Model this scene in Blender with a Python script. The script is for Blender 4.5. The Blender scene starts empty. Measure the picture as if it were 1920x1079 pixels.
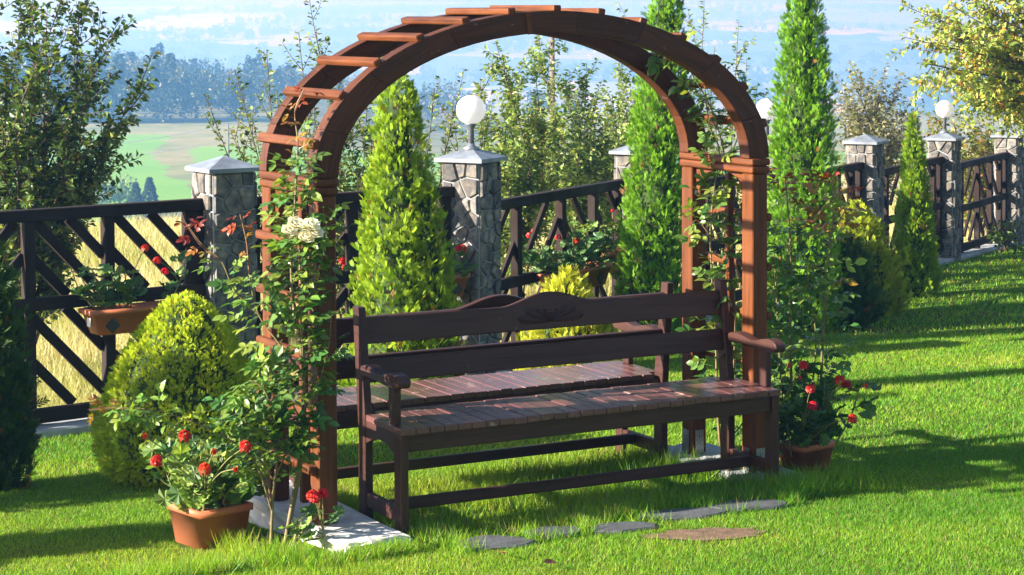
import bpy, bmesh, math, random
import numpy as np
from mathutils import Vector, Matrix, Quaternion

random.seed(7)
rng = np.random.default_rng(11)
S = bpy.context.scene
COL = S.collection

# ------------------------------------------------------------------ camera
F_PX, PP_Y, YAW, PITCH, ROLL = 3942.87, 143.97, .5159, .0319, -.0035
CAM = np.array([-5.3446, -9.3149, 2.4058])
_cy, _sy, _cp, _sp = math.cos(YAW), math.sin(YAW), math.cos(PITCH), math.sin(PITCH)
_fwd = np.array([_sy*_cp, _cy*_cp, -_sp]); _rt = np.array([_cy, -_sy, 0.]); _up = np.cross(_rt, _fwd)
_c, _s = math.cos(ROLL), math.sin(ROLL)
RT, UP, FW = _c*_rt+_s*_up, -_s*_rt+_c*_up, _fwd
cam_d = bpy.data.cameras.new('camera'); cam = bpy.data.objects.new('camera', cam_d); COL.objects.link(cam)
cam_d.sensor_width = 36; cam_d.lens = F_PX/1920*36
cam_d.shift_y = -(539.5-PP_Y)/1920
cam_d.clip_start = .1; cam_d.clip_end = 60000
cam.matrix_world = Matrix(((RT[0], UP[0], -FW[0], CAM[0]), (RT[1], UP[1], -FW[1], CAM[1]), (RT[2], UP[2], -FW[2], CAM[2]), (0, 0, 0, 1)))
S.camera = cam

# ------------------------------------------------------------------ light
ELEV = math.radians(22)
_l = np.array([1, -.18]); _l = _l/np.linalg.norm(_l)
LIGHT = np.array([_l[0]*math.cos(ELEV), _l[1]*math.cos(ELEV), -math.sin(ELEV)])
sun_d = bpy.data.lights.new('sun', 'SUN'); sun_d.energy = 5.0; sun_d.angle = math.radians(.53); sun_d.color = (1, .95, .87)
sun = bpy.data.objects.new('sun', sun_d); COL.objects.link(sun)
sun.rotation_euler = Vector(LIGHT).to_track_quat('-Z', 'Y').to_euler()
w = bpy.data.worlds.new('World'); S.world = w; w.use_nodes = True
nt = w.node_tree; nt.nodes.clear()
sky = nt.nodes.new('ShaderNodeTexSky'); sky.sky_type = 'NISHITA'; sky.sun_disc = False
sky.sun_elevation = ELEV; sky.sun_rotation = math.atan2(-LIGHT[0], -LIGHT[1])
bg = nt.nodes.new('ShaderNodeBackground'); bg.inputs[1].default_value = .05
wo = nt.nodes.new('ShaderNodeOutputWorld')
nt.links.new(sky.outputs[0], bg.inputs[0]); nt.links.new(bg.outputs[0], wo.inputs[0])
S.view_settings.view_transform = 'Standard'; S.view_settings.look = 'None'
S.view_settings.exposure = 1.90; S.view_settings.gamma = 1
S.view_settings.use_curve_mapping = False
S.render.engine = 'CYCLES'
S.cycles.use_denoising = True
S.cycles.max_bounces = 6; S.cycles.diffuse_bounces = 3; S.cycles.glossy_bounces = 2
S.cycles.transmission_bounces = 4; S.cycles.volume_bounces = 1; S.cycles.transparent_max_bounces = 8
S.cycles.sample_clamp_indirect = 8

# ------------------------------------------------------------------ coordinates
HF = np.array([_sy, _cy]); HR = np.array([_cy, -_sy])        # heading of the view on the ground, and its right hand side
def cw(l, d, z=0.):
    """ground coordinates: l metres to the right and d metres ahead of the standpoint"""
    return np.array([CAM[0]+HR[0]*l+HF[0]*d, CAM[1]+HR[1]*l+HF[1]*d, z])
def ld(p):
    v = np.asarray(p, float)[..., :2]-CAM[:2]
    return v@HR, v@HF
def at(px, py, d):
    """point at distance d seen at a place in the photograph (1920 x 1079)"""
    return CAM+(FW+RT*(px-960)/F_PX-UP*(py-PP_Y)/F_PX)*d
def lawn_z(l, d):
    l = np.asarray(l, float); d = np.asarray(d, float)
    return -.06+np.where(l > 0, .02*l, .045*l)-.05*(d-9.9)+.012*np.sin(l*1.7+.3)*np.sin(d*1.3)
def lz(l, d): return float(lawn_z(l, d))
# fence corner points (l, d)
P1 = np.array([-2.02, 14.7]); P2 = np.array([-.31, 15.8]); PSTEP = np.array([1.431, 2.625])
PL_DIR = np.array([.80, .60])
P0 = P1-PL_DIR*3.1
def fence_d(l):
    l = np.asarray(l, float)
    return np.where(l < P1[0], P1[1]+(l-P1[0])*PL_DIR[1]/PL_DIR[0],
           np.where(l < P2[0], P1[1]+(l-P1[0])*(P2[1]-P1[1])/(P2[0]-P1[0]), P2[1]+(l-P2[0])*PSTEP[1]/PSTEP[0]))

# ------------------------------------------------------------------ mesh helpers
def mesh(name, V, F, mats=(), col=None, smooth=False):
    """V (n,3); F array (m,k) or list of arrays or list of tuples"""
    me = bpy.data.meshes.new(name)
    V = np.asarray(V, np.float32)
    if isinstance(F, np.ndarray): F = [F]
    if len(F) and not isinstance(F[0], np.ndarray):
        me.from_pydata([tuple(map(float, v)) for v in V], [], [tuple(map(int, f)) for f in F])
    else:
        idx = np.concatenate([f.ravel() for f in F]).astype(np.int32)
        tot = np.concatenate([np.full(len(f), f.shape[1]) for f in F]).astype(np.int32)
        st = np.concatenate([[0], np.cumsum(tot)[:-1]]).astype(np.int32)
        me.vertices.add(len(V)); me.vertices.foreach_set('co', V.ravel())
        me.loops.add(len(idx)); me.loops.foreach_set('vertex_index', idx)
        me.polygons.add(len(tot)); me.polygons.foreach_set('loop_start', st); me.polygons.foreach_set('loop_total', tot)
        me.update(calc_edges=True)
    if col is not None:
        a = me.color_attributes.new('Col', 'FLOAT_COLOR', 'POINT')
        c = np.ones((len(V), 4), np.float32); c[:, :3] = col
        a.data.foreach_set('color', c.ravel())
    for m in mats: me.materials.append(m)
    if smooth: me.polygons.foreach_set('use_smooth', np.ones(len(me.polygons), bool))
    return me
def link(name, me, parent=None, loc=None, mat=None):
    o = bpy.data.objects.new(name, me); COL.objects.link(o)
    if parent is not None: o.parent = parent
    if mat is not None: o.matrix_local = mat
    elif loc is not None: o.location = loc
    return o
def tag(o, label=None, cat=None, group=None, kind=None):
    if label: o['label'] = label
    if cat: o['category'] = cat
    if group: o['group'] = group
    if kind: o['kind'] = kind
    return o
def thing(name, label, cat, loc=(0, 0, 0), rz=0, group=None):
    o = bpy.data.objects.new(name, None); COL.objects.link(o); o.empty_display_size = .1
    o.location = loc; o.rotation_euler = (0, 0, rz)
    return tag(o, label, cat, group)
_box = {}
def boxmesh(sx, sy, sz, mat, bev=.004, seg=1):
    k = (round(sx, 4), round(sy, 4), round(sz, 4), mat.name, bev, seg)
    if k in _box: return _box[k]
    bm = bmesh.new(); bmesh.ops.create_cube(bm, size=1)
    bmesh.ops.scale(bm, vec=(sx, sy, sz), verts=bm.verts)
    if bev: bmesh.ops.bevel(bm, geom=bm.edges[:], offset=bev, segments=seg, affect='EDGES', profile=.5)
    me = bpy.data.meshes.new('box'); bm.to_mesh(me); bm.free(); me.materials.append(mat)
    _box[k] = me; return me
def frame(o, x, up=(0, 0, 1)):
    """matrix with local X along x and local Z near up"""
    x = Vector(x).normalized(); up = Vector(up)
    y = up.cross(x)
    if y.length < 1e-6: y = Vector((0, 1, 0)).cross(x)
    y.normalize(); z = x.cross(y)
    return Matrix(((x[0], y[0], z[0], o[0]), (x[1], y[1], z[1], o[1]), (x[2], y[2], z[2], o[2]), (0, 0, 0, 1)))
def beam(name, p, q, wy, hz, mat, parent=None, up=(0, 0, 1), bev=.004, seg=1):
    p, q = Vector(p), Vector(q)
    return link(name, boxmesh((q-p).length, wy, hz, mat, bev, seg), parent, mat=frame((p+q)/2, q-p, up))
def prism(name, outline, thick, mat, parent=None, m=None, bev=.003):
    """outline in local X,Z; thickness along local Y"""
    bm = bmesh.new()
    vs = [bm.verts.new((x, -thick/2, z)) for x, z in outline]
    f = bm.faces.new(vs)
    r = bmesh.ops.extrude_face_region(bm, geom=[f])
    bmesh.ops.translate(bm, verts=[v for v in r['geom'] if isinstance(v, bmesh.types.BMVert)], vec=(0, thick, 0))
    bmesh.ops.recalc_face_normals(bm, faces=bm.faces[:])
    if bev:
        ed = [e for e in bm.edges if len(e.link_faces) == 2 and e.calc_face_angle(0) > .7]
        bmesh.ops.bevel(bm, geom=ed, offset=bev, segments=1, affect='EDGES')
    me = bpy.data.meshes.new(name); bm.to_mesh(me); bm.free(); me.materials.append(mat)
    return link(name, me, parent, mat=m)
def lathe(name, prof, mat, parent=None, loc=(0, 0, 0), n=24, smooth=True):
    V = []; F = []
    for r, z in prof:
        for k in range(n):
            a = 2*math.pi*k/n; V.append((r*math.cos(a), r*math.sin(a), z))
    for i in range(len(prof)-1):
        for k in range(n):
            F.append((i*n+k, i*n+(k+1) % n, (i+1)*n+(k+1) % n, (i+1)*n+k))
    F.append(tuple(range(n-1, -1, -1))); F.append(tuple((len(prof)-1)*n+k for k in range(n)))
    return link(name, mesh(name, V, F, [mat], smooth=smooth), parent, loc=loc)
def tubes(polys, k=5):
    """list of (points (n,3), radii (n,)) -> V, F(quads)"""
    V = []; F = []; b = 0
    for P, R in polys:
        P = np.asarray(P, float); n = len(P)
        R = np.broadcast_to(np.asarray(R, float), (n,))
        T = np.gradient(P, axis=0); T /= np.linalg.norm(T, axis=1, keepdims=True)+1e-9
        ref = np.array([0, 0, 1.]) if abs(T[0][2]) < .9 else np.array([1., 0, 0])
        A = np.cross(T, ref); A /= np.linalg.norm(A, axis=1, keepdims=True)+1e-9
        B = np.cross(T, A)
        for j in range(k):
            a = 2*math.pi*j/k
            V.append(P+(A*math.cos(a)+B*math.sin(a))*R[:, None])
        # order: ring j blocks of n
        i = np.arange(n-1)
        for j in range(k):
            j2 = (j+1) % k
            F.append(np.stack([b+j*n+i, b+j2*n+i, b+j2*n+i+1, b+j*n+i+1], 1))
        b += k*n
    return np.concatenate(V), np.concatenate(F)
def unit(v): return v/(np.linalg.norm(v, axis=-1, keepdims=True)+1e-9)
def curve_pts(pts, n=24):
    """Catmull-Rom through points"""
    P = np.asarray(pts, float); P = np.vstack([2*P[0]-P[1], P, 2*P[-1]-P[-2]])
    out = []; m = len(P)-3
    for t in np.linspace(0, m-1e-6, n):
        i = int(t); u = t-i; a, b, c, d = P[i:i+4]
        out.append(.5*((2*b)+(-a+c)*u+(2*a-5*b+4*c-d)*u*u+(-a+3*b-3*c+d)*u**3))
    return np.array(out)
def vnoise(x, y, s=0):
    v = 0
    r = np.random.default_rng(100+s)
    for k in range(7):
        a = r.uniform(0, 6.28); f = r.uniform(.5, 1.6)*(1.35**k)/1.5; p = r.uniform(0, 6.28)
        v = v+np.sin((x*math.cos(a)+y*math.sin(a))*f+p)/(1+.25*k)
    return v/3.2

# ------------------------------------------------------------------ materials
def new_mat(name):
    m = bpy.data.materials.new(name); m.use_nodes = True
    n = m.node_tree.nodes; b = n['Principled BSDF']
    return m, m.node_tree, n, b
def N(t, kind, **kw):
    n = t.nodes.new(kind)
    for k, v in kw.items():
        if k in n.inputs.keys(): n.inputs[k].default_value = v
        else: setattr(n, k, v)
    return n
def ramp(t, fac, stops):
    r = t.nodes.new('ShaderNodeValToRGB'); e = r.color_ramp.elements
    while len(e) < len(stops): e.new(.5)
    for i, (p, c) in enumerate(stops): e[i].position = p; e[i].color = (*c, 1)
    t.links.new(fac, r.inputs[0]); return r
def mixc(t, fac, a, b, mode='MIX'):
    m = t.nodes.new('ShaderNodeMix'); m.data_type = 'RGBA'; m.blend_type = mode
    for s, v in ((0, fac), (6, a), (7, b)):
        if hasattr(v, 'default_value') or hasattr(v, 'links'): t.links.new(v, m.inputs[s])
        else: m.inputs[s].default_value = v if s == 0 else (*v, 1)
    return m.outputs[2]
def bump(t, h, strength, dist, bsdf):
    b = N(t, 'ShaderNodeBump', Strength=strength, Distance=dist); t.links.new(h, b.inputs['Height']); t.links.new(b.outputs[0], bsdf.inputs['Normal'])
def coord(t, which, scale):
    m = N(t, 'ShaderNodeMapping'); m.inputs['Scale'].default_value = scale
    if which == 'World':
        g = t.nodes.new('ShaderNodeNewGeometry'); t.links.new(g.outputs['Position'], m.inputs[0])
    else:
        c = t.nodes.new('ShaderNodeTexCoord'); t.links.new(c.outputs['Object'], m.inputs[0])
    return m.outputs[0]
def noise(t, vec, scale, detail=4, rough=.55):
    n = N(t, 'ShaderNodeTexNoise'); n.inputs['Scale'].default_value = scale; n.inputs['Detail'].default_value = detail; n.inputs['Roughness'].default_value = rough
    if vec is not None: t.links.new(vec, n.inputs['Vector'])
    return n.outputs['Fac']
def wood(name, c1, c2, rough=.45, wear=None, wear_at=.62, coat=0, blot=.28):
    m, t, n, b = new_mat(name)
    oi = t.nodes.new('ShaderNodeObjectInfo')
    vec = coord(t, 'Object', (1.2, 22, 22))
    ad = N(t, 'ShaderNodeVectorMath', operation='ADD'); t.links.new(vec, ad.inputs[0])
    cv = N(t, 'ShaderNodeVectorMath', operation='SCALE'); cv.inputs[0].default_value = (37, 11, 19); t.links.new(oi.outputs['Random'], cv.inputs['Scale'])
    t.links.new(cv.outputs[0], ad.inputs[1])
    g = noise(t, ad.outputs[0], 2.0, 6, .65)
    r = ramp(t, g, [(.36, c2), (.50, tuple((p+q*2)/3 for p, q in zip(c2, c1))), (.60, c1)])
    wv = coord(t, 'World', (1, 1, 1))
    bl = noise(t, wv, 3.3, 3)
    c = mixc(t, blot, r.outputs[0], ramp(t, bl, [(.35, tuple(x*.72 for x in c1)), (.65, tuple(min(1, x*1.25) for x in c1))]).outputs[0])
    hv = N(t, 'ShaderNodeHueSaturation'); t.links.new(c, hv.inputs['Color'])
    mr = N(t, 'ShaderNodeMapRange'); t.links.new(oi.outputs['Random'], mr.inputs[0]); mr.inputs[3].default_value = .85; mr.inputs[4].default_value = 1.15
    t.links.new(mr.outputs[0], hv.inputs['Value']); c = hv.outputs[0]
    rg = None
    if wear:
        wn = noise(t, coord(t, 'World', (7, 3, 7)), 2.1, 8, .72)
        fn = noise(t, wv, 90, 2)
        wm = N(t, 'ShaderNodeMath', operation='ADD'); t.links.new(wn, wm.inputs[0])
        fm = N(t, 'ShaderNodeMath', operation='MULTIPLY'); t.links.new(fn, fm.inputs[0]); fm.inputs[1].default_value = .14; t.links.new(fm.outputs[0], wm.inputs[1])
        wr = ramp(t, wm.outputs[0], [(wear_at+.07, (0, 0, 0)), (wear_at+.10, (1, 1, 1))])
        c = mixc(t, wr.outputs[0], c, wear)
    t.links.new(c, b.inputs['Base Color'])
    rr = ramp(t, bl, [(.3, (rough*.8,)*3), (.7, (min(1, rough*1.35),)*3)]); t.links.new(rr.outputs[0], b.inputs['Roughness'])
    b.inputs['Specular IOR Level'].default_value = .3
    b.inputs['Coat Weight'].default_value = coat; b.inputs['Coat Roughness'].default_value = .3
    bump(t, g, .5, .006, b)
    return m
def stone_mat(name, stops, scale=6, rough=.85, bs=.6, bd=.01):
    m, t, n, b = new_mat(name)
    oi = t.nodes.new('ShaderNodeObjectInfo')
    wv = coord(t, 'World', (1, 1, 1))
    g = noise(t, wv, scale, 8, .65)
    r = ramp(t, g, stops)
    hv = N(t, 'ShaderNodeHueSaturation'); t.links.new(r.outputs[0], hv.inputs['Color'])
    mr = N(t, 'ShaderNodeMapRange'); t.links.new(oi.outputs['Random'], mr.inputs[0]); mr.inputs[3].default_value = .6; mr.inputs[4].default_value = 1.35
    t.links.new(mr.outputs[0], hv.inputs['Value'])
    t.links.new(hv.outputs[0], b.inputs['Base Color']); b.inputs['Roughness'].default_value = rough
    bump(t, noise(t, wv, scale*5, 6, .7), bs, bd, b)
    return m
def leaf_mat(name, color=None, trans=.35, rough=.42, var=.25, hue=.03, spec=.5):
    m, t, n, b = new_mat(name)
    if color is None:
        a = N(t, 'ShaderNodeAttribute', attribute_name='Col'); c = a.outputs['Color']
    else:
        oi = t.nodes.new('ShaderNodeObjectInfo')
        hv = N(t, 'ShaderNodeHueSaturation'); hv.inputs['Color'].default_value = (*color, 1)
        m1 = N(t, 'ShaderNodeMapRange'); t.links.new(oi.outputs['Random'], m1.inputs[0]); m1.inputs[3].default_value = 1-var; m1.inputs[4].default_value = 1+var
        wn = N(t, 'ShaderNodeTexWhiteNoise', noise_dimensions='1D'); t.links.new(oi.outputs['Random'], wn.inputs['W'])
        m2 = N(t, 'ShaderNodeMapRange'); t.links.new(wn.outputs['Value'], m2.inputs[0]); m2.inputs[3].default_value = .5-hue; m2.inputs[4].default_value = .5+hue
        t.links.new(m1.outputs[0], hv.inputs['Value']); t.links.new(m2.outputs[0], hv.inputs['Hue']); c = hv.outputs[0]
    t.links.new(c, b.inputs['Base Color']); b.inputs['Roughness'].default_value = rough; b.inputs['Specular IOR Level'].default_value = spec
    if trans:
        tr = N(t, 'ShaderNodeBsdfTranslucent'); mx = N(t, 'ShaderNodeMixShader')
        t.links.new(mixc(t, 1., c, (1.25, 1.2, .55), 'MULTIPLY'), tr.inputs['Color'])
        mx.inputs[0].default_value = trans
        t.links.new(b.outputs[0], mx.inputs[1]); t.links.new(tr.outputs[0], mx.inputs[2])
        t.links.new(mx.outputs[0], n['Material Output'].inputs['Surface'])
    return m
def plain(name, color, rough=.6, metal=0, nscale=0, namt=.2, bs=0, coat=0):
    m, t, n, b = new_mat(name)
    b.inputs['Roughness'].default_value = rough; b.inputs['Metallic'].default_value = metal; b.inputs['Coat Weight'].default_value = coat
    if nscale:
        g = noise(t, coord(t, 'World', (1, 1, 1)), nscale, 6, .6)
        r = ramp(t, g, [(.3, tuple(x*(1-namt) for x in color)), (.7, tuple(min(1, x*(1+namt)) for x in color))])
        t.links.new(r.outputs[0], b.inputs['Base Color'])
        if bs: bump(t, noise(t, coord(t, 'World', (1, 1, 1)), nscale*6, 5, .65), bs, .006, b)
    else: b.inputs['Base Color'].default_value = (*color, 1)
    return m

M = {}
M['arch'] = wood('stained_wood', (.145, .043, .009), (.048, .013, .003), .5, coat=0, wear=(.30, .15, .085), wear_at=.69)
M['ring'] = wood('stained_beam_wood', (.092, .028, .009), (.030, .009, .003), .5, coat=0, wear=(.26, .17, .13), wear_at=.64)
M['bench'] = wood('painted_bench_wood', (.064, .026, .019), (.030, .012, .010), .42, coat=.05, wear=(.13, .07, .055), wear_at=.66)
M['slat'] = wood('worn_bench_slat', (.145, .062, .056), (.085, .038, .036), .24, coat=.4, wear=(.30, .20, .175), wear_at=.60)
M['fence'] = wood('dark_fence_wood', (.026, .015, .011), (.013, .008, .006), .75)
M['stone'] = stone_mat('fieldstone', [(.30, (.035, .040, .045)), (.46, (.12, .12, .12)), (.56, (.21, .18, .14)), (.70, (.32, .31, .29))], 11)
M['mortar'] = plain('mortar', (.28, .29, .30), .9, nscale=18, namt=.25, bs=.5)
M['cap'] = plain('pillar_cap_plaster', (.19, .22, .26), .5, nscale=6, namt=.4, bs=.25)
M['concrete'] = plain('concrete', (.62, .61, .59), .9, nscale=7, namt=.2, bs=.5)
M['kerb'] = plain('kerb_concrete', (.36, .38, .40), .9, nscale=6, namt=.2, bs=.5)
M['flag'] = plain('flagstone', (.075, .080, .085), .8, nscale=9, namt=.4, bs=.6)
M['soil'] = plain('bare_soil', (.16, .095, .055), .95, nscale=14, namt=.45, bs=.9)
M['potsoil'] = plain('potting_soil', (.035, .025, .018), .95, nscale=30, namt=.4, bs=.8)
M['terracotta'] = plain('terracotta_plastic', (.46, .145, .060), .5, nscale=5, namt=.12, bs=.12)
M['metal'] = plain('galvanised_steel', (.42, .45, .48), .4, .85, nscale=12, namt=.2)
M['lamp_metal'] = plain('lamp_metal', (.28, .30, .33), .4, .7, nscale=12, namt=.15)
M['black'] = plain('black_plastic', (.02, .022, .026), .5)
M['white_sticker'] = plain('white_sticker', (.8, .8, .8), .4)
M['bark'] = plain('bark', (.10, .065, .045), .9, nscale=25, namt=.4, bs=.6)
M['cane'] = plain('rose_cane', (.17, .125, .05), .6, nscale=20, namt=.35)
M['cane_young'] = plain('young_rose_cane', (.20, .07, .04), .5, nscale=20, namt=.3)
M['stem'] = plain('geranium_stem', (.20, .20, .07), .6, nscale=25, namt=.3)
M['pole'] = plain('weathered_pole_wood', (.17, .13, .105), .9, nscale=10, namt=.3, bs=.4)
M['wire'] = plain('wire', (.8, .8, .8), .6, 0)
M['crown_core'] = plain('thuja_shade_core', (.030, .060, .009), .95, nscale=30, namt=.5, bs=1)  # dark green standing in for the shaded gaps inside the crowns
M['leaf'] = leaf_mat('foliage_leaf')
M['needle'] = leaf_mat('thuja_spray', trans=.30, rough=.55, spec=.25)
M['blade'] = leaf_mat('grass_blade', trans=.42, rough=.5, spec=.3)
M['dry'] = leaf_mat('dry_grass_blade', trans=.35, rough=.7, spec=.15)
M['rose_leaf'] = leaf_mat('rose_leaf', (.085, .185, .038), trans=.34, rough=.22, var=.4, hue=.025)
M['rose_light'] = leaf_mat('light_rose_leaf', (.19, .29, .045), trans=.42, rough=.34, var=.3, hue=.03)
M['rose_bronze'] = leaf_mat('bronze_rose_leaf', (.30, .16, .025), trans=.4, rough=.35, var=.3, hue=.03)
M['rose_red'] = leaf_mat('young_red_rose_leaf', (.25, .040, .018), trans=.4, rough=.35, var=.3, hue=.012)
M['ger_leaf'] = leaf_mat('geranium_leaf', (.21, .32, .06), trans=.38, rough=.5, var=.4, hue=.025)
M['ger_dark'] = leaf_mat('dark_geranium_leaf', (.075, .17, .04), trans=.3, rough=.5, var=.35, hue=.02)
M['ger_red'] = leaf_mat('geranium_petal', (.62, .018, .010), trans=.3, rough=.45, var=.25, hue=.01)
M['white_petal'] = leaf_mat('white_rose_petal', (.95, .93, .80), trans=.2, rough=.5, var=.08, hue=.01)
M['fallen'] = leaf_mat('fallen_leaf', (.30, .17, .06), trans=.2, rough=.7, var=.3)
def globe_mat():
    m, t, n, b = new_mat('opal_globe')
    b.inputs['Base Color'].default_value = (.86, .86, .87, 1); b.inputs['Roughness'].default_value = .18
    tr = N(t, 'ShaderNodeBsdfTranslucent'); tr.inputs[0].default_value = (.9, .9, .9, 1); mx = N(t, 'ShaderNodeMixShader'); mx.inputs[0].default_value = .5
    t.links.new(b.outputs[0], mx.inputs[1]); t.links.new(tr.outputs[0], mx.inputs[2]); t.links.new(mx.outputs[0], n['Material Output'].inputs['Surface'])
    return m
M['globe'] = globe_mat()
def lawn_mat():
    m, t, n, b = new_mat('lawn_thatch')
    wv = coord(t, 'World', (1, 1, 1))
    a = ramp(t, noise(t, wv, 1.3, 5), [(.35, (.085, .150, .014)), (.65, (.14, .20, .022))])
    c = mixc(t, noise(t, wv, 60, 4, .7), a.outputs[0], (.035, .045, .012))
    t.links.new(c, b.inputs['Base Color']); b.inputs['Roughness'].default_value = .95; b.inputs['Specular IOR Level'].default_value = .1
    bump(t, noise(t, wv, 120, 4, .7), .8, .02, b)
    return m
M['lawn'] = lawn_mat()
def terrain_mat():
    """meadow, fields and far land; the field borders are fixed places on the ground"""
    m, t, n, b = new_mat('meadow_and_fields')
    g = t.nodes.new('ShaderNodeNewGeometry')
    def axis(v, off):
        d = N(t, 'ShaderNodeVectorMath', operation='DOT_PRODUCT'); d.inputs[1].default_value = (v[0], v[1], 0); t.links.new(g.outputs['Position'], d.inputs[0])
        s = N(t, 'ShaderNodeMath', operation='SUBTRACT'); t.links.new(d.outputs['Value'], s.inputs[0]); s.inputs[1].default_value = off; return s.outputs[0]
    L = axis(HR, float(CAM[:2]@HR)); D = axis(HF, float(CAM[:2]@HF))
    def cm(vx, vy):
        c = t.nodes.new('ShaderNodeCombineXYZ'); 
        for i, (s, k) in enumerate(((vx[0], vx[1]), (vy[0], vy[1]))):
            q = N(t, 'ShaderNodeMath', operation='MULTIPLY'); t.links.new(s, q.inputs[0]); q.inputs[1].default_value = k; t.links.new(q.outputs[0], c.inputs[i])
        return c.outputs[0]
    def step(sig, lo, hi):
        r = N(t, 'ShaderNodeMapRange'); r.interpolation_type = 'SMOOTHSTEP'; t.links.new(sig, r.inputs[0]); r.inputs[1].default_value = lo; r.inputs[2].default_value = hi; return r.outputs[0]
    def math_(op, a, b_):
        q = N(t, 'ShaderNodeMath', operation=op)
        for i, v in enumerate((a, b_)):
            if isinstance(v, (int, float)): q.inputs[i].default_value = v
            else: t.links.new(v, q.inputs[i])
        return q.outputs[0]
    wv = coord(t, 'World', (1, 1, 1))
    # near dry meadow
    n1 = noise(t, wv, .5, 6, .6)
    dry = ramp(t, n1, [(.35, (.36, .30, .12)), (.55, (.52, .45, .25)), (.7, (.28, .29, .08))]).outputs[0]
    # fields of the middle distance
    wob = math_('MULTIPLY', math_('SUBTRACT', noise(t, wv, .02, 3), .5), 26.)
    n2 = noise(t, wv, .06, 6, .7)
    scrub = ramp(t, n2, [(.32, (.13, .18, .055)), (.5, (.26, .26, .11)), (.68, (.34, .29, .15))]).outputs[0]
    green = ramp(t, n2, [(.3, (.15, .32, .045)), (.7, (.22, .38, .06))]).outputs[0]
    ratio = math_('DIVIDE', math_('ADD', L, wob), D)
    gmask = math_('ADD', math_('MULTIPLY', step(ratio, -.165, -.169), step(D, 420, 400)), math_('MULTIPLY', math_('MULTIPLY', step(ratio, -.152, -.148), step(D, 372, 364)), step(D, 262, 270)))
    fields = mixc(t, gmask, scrub, green)
    c = mixc(t, step(D, 90, 140), dry, fields)
    # far land: long strips of stubble, meadow and wood
    vv = cm((L, .0034), (D, .0015))
    vo = N(t, 'ShaderNodeTexVoronoi'); vo.feature = 'F1'; vo.inputs['Scale'].default_value = 1.; vo.inputs['Randomness'].default_value = .9; t.links.new(vv, vo.inputs['Vector'])
    sp = t.nodes.new('ShaderNodeSeparateColor'); t.links.new(vo.outputs['Color'], sp.inputs[0])
    far = ramp(t, sp.outputs[0], [(.1, (.04, .09, .03)), (.3, (.14, .24, .06)), (.5, (.62, .46, .30)), (.7, (.22, .34, .10)), (.9, (.75, .62, .48))]).outputs[0]
    wd = ramp(t, noise(t, vv, 3.2, 6, .6), [(.56, (0, 0, 0)), (.6, (1, 1, 1))]).outputs[0]
    far = mixc(t, wd, far, (.028, .05, .025))
    c = mixc(t, step(D, 600, 750), c, far)
    t.links.new(c, b.inputs['Base Color']); b.inputs['Roughness'].default_value = 1; b.inputs['Specular IOR Level'].default_value = 0
    return m
M['terrain'] = terrain_mat()

# ------------------------------------------------------------------ ground
def lawn():
    ls = np.linspace(-9, 15, 121); ts = np.concatenate([np.linspace(0, 1, 141)])
    Lg, Tg = np.meshgrid(ls, ts, indexing='ij')
    fd = fence_d(Lg)+.05
    near = -6
    Dg = near+(fd-near)*Tg
    P = np.stack([CAM[0]+HR[0]*Lg+HF[0]*Dg, CAM[1]+HR[1]*Lg+HF[1]*Dg, lawn_z(Lg, Dg)], -1).reshape(-1, 3)
    n, k = Lg.shape; i, j = np.meshgrid(np.arange(n-1), np.arange(k-1), indexing='ij'); i = i.ravel(); j = j.ravel()
    F = np.stack([i*k+j, (i+1)*k+j, (i+1)*k+j+1, i*k+j+1], 1)
    return tag(link('lawn', mesh('lawn', P, F, [M['lawn']], smooth=True)), kind='structure')
lawn()
def sstep(x, a, b):
    t = np.clip((x-a)/(b-a), 0, 1); return t*t*(3-2*t)
def terrain_z(l, d):
    e = d-fence_d(np.clip(l, -30, 60))
    base = np.minimum(lawn_z(np.clip(l, -12, 18), np.minimum(d, fence_d(np.clip(l, -12, 18)))), .3)
    z = base-.30*sstep(-e, 0, .4)-.06-.012*np.clip(e, 0, 6)-.048*np.clip(e, 0, 36)-.125*np.clip(e-36, 0, 145)
    far = sstep(d, 120, 230)
    plate = -20.5+1.2*np.sin(l*.02)*sstep(d, 250, 400)-12*sstep(l/np.maximum(d, 1), -.13, .02)*sstep(d, 250, 600)
    z = z*(1-far)+plate*far
    # valley and far slope
    zf = np.interp(d, [600, 900, 1500, 2800, 5000, 7800, 9500], [-20, -60, -82, -57, 2, 58, 58])
    zf = zf+5*np.sin(l*.0016+1)*sstep(d, 1500, 3500)*(1-sstep(d, 6500, 7800))
    f2 = sstep(d, 560, 900)
    return z*(1-f2)+zf*f2
def terrain():
    ang = np.linspace(-.62, .62, 150)
    r = np.concatenate([np.linspace(3, 11, 9), np.linspace(11.5, 60, 110), np.geomspace(62, 9400, 130)])
    A, R = np.meshgrid(ang, r, indexing='ij')
    L = np.tan(A)*R; D = R
    Z = terrain_z(L, D)
    P = np.stack([CAM[0]+HR[0]*L+HF[0]*D, CAM[1]+HR[1]*L+HF[1]*D, Z], -1).reshape(-1, 3)
    n, k = A.shape; i, j = np.meshgrid(np.arange(n-1), np.arange(k-1), indexing='ij'); i = i.ravel(); j = j.ravel()
    F = np.stack([i*k+j, (i+1)*k+j, (i+1)*k+j+1, i*k+j+1], 1)
    tag(link('terrain', mesh('terrain', P, F, [M['terrain']], smooth=True)), kind='structure')
terrain()

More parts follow.
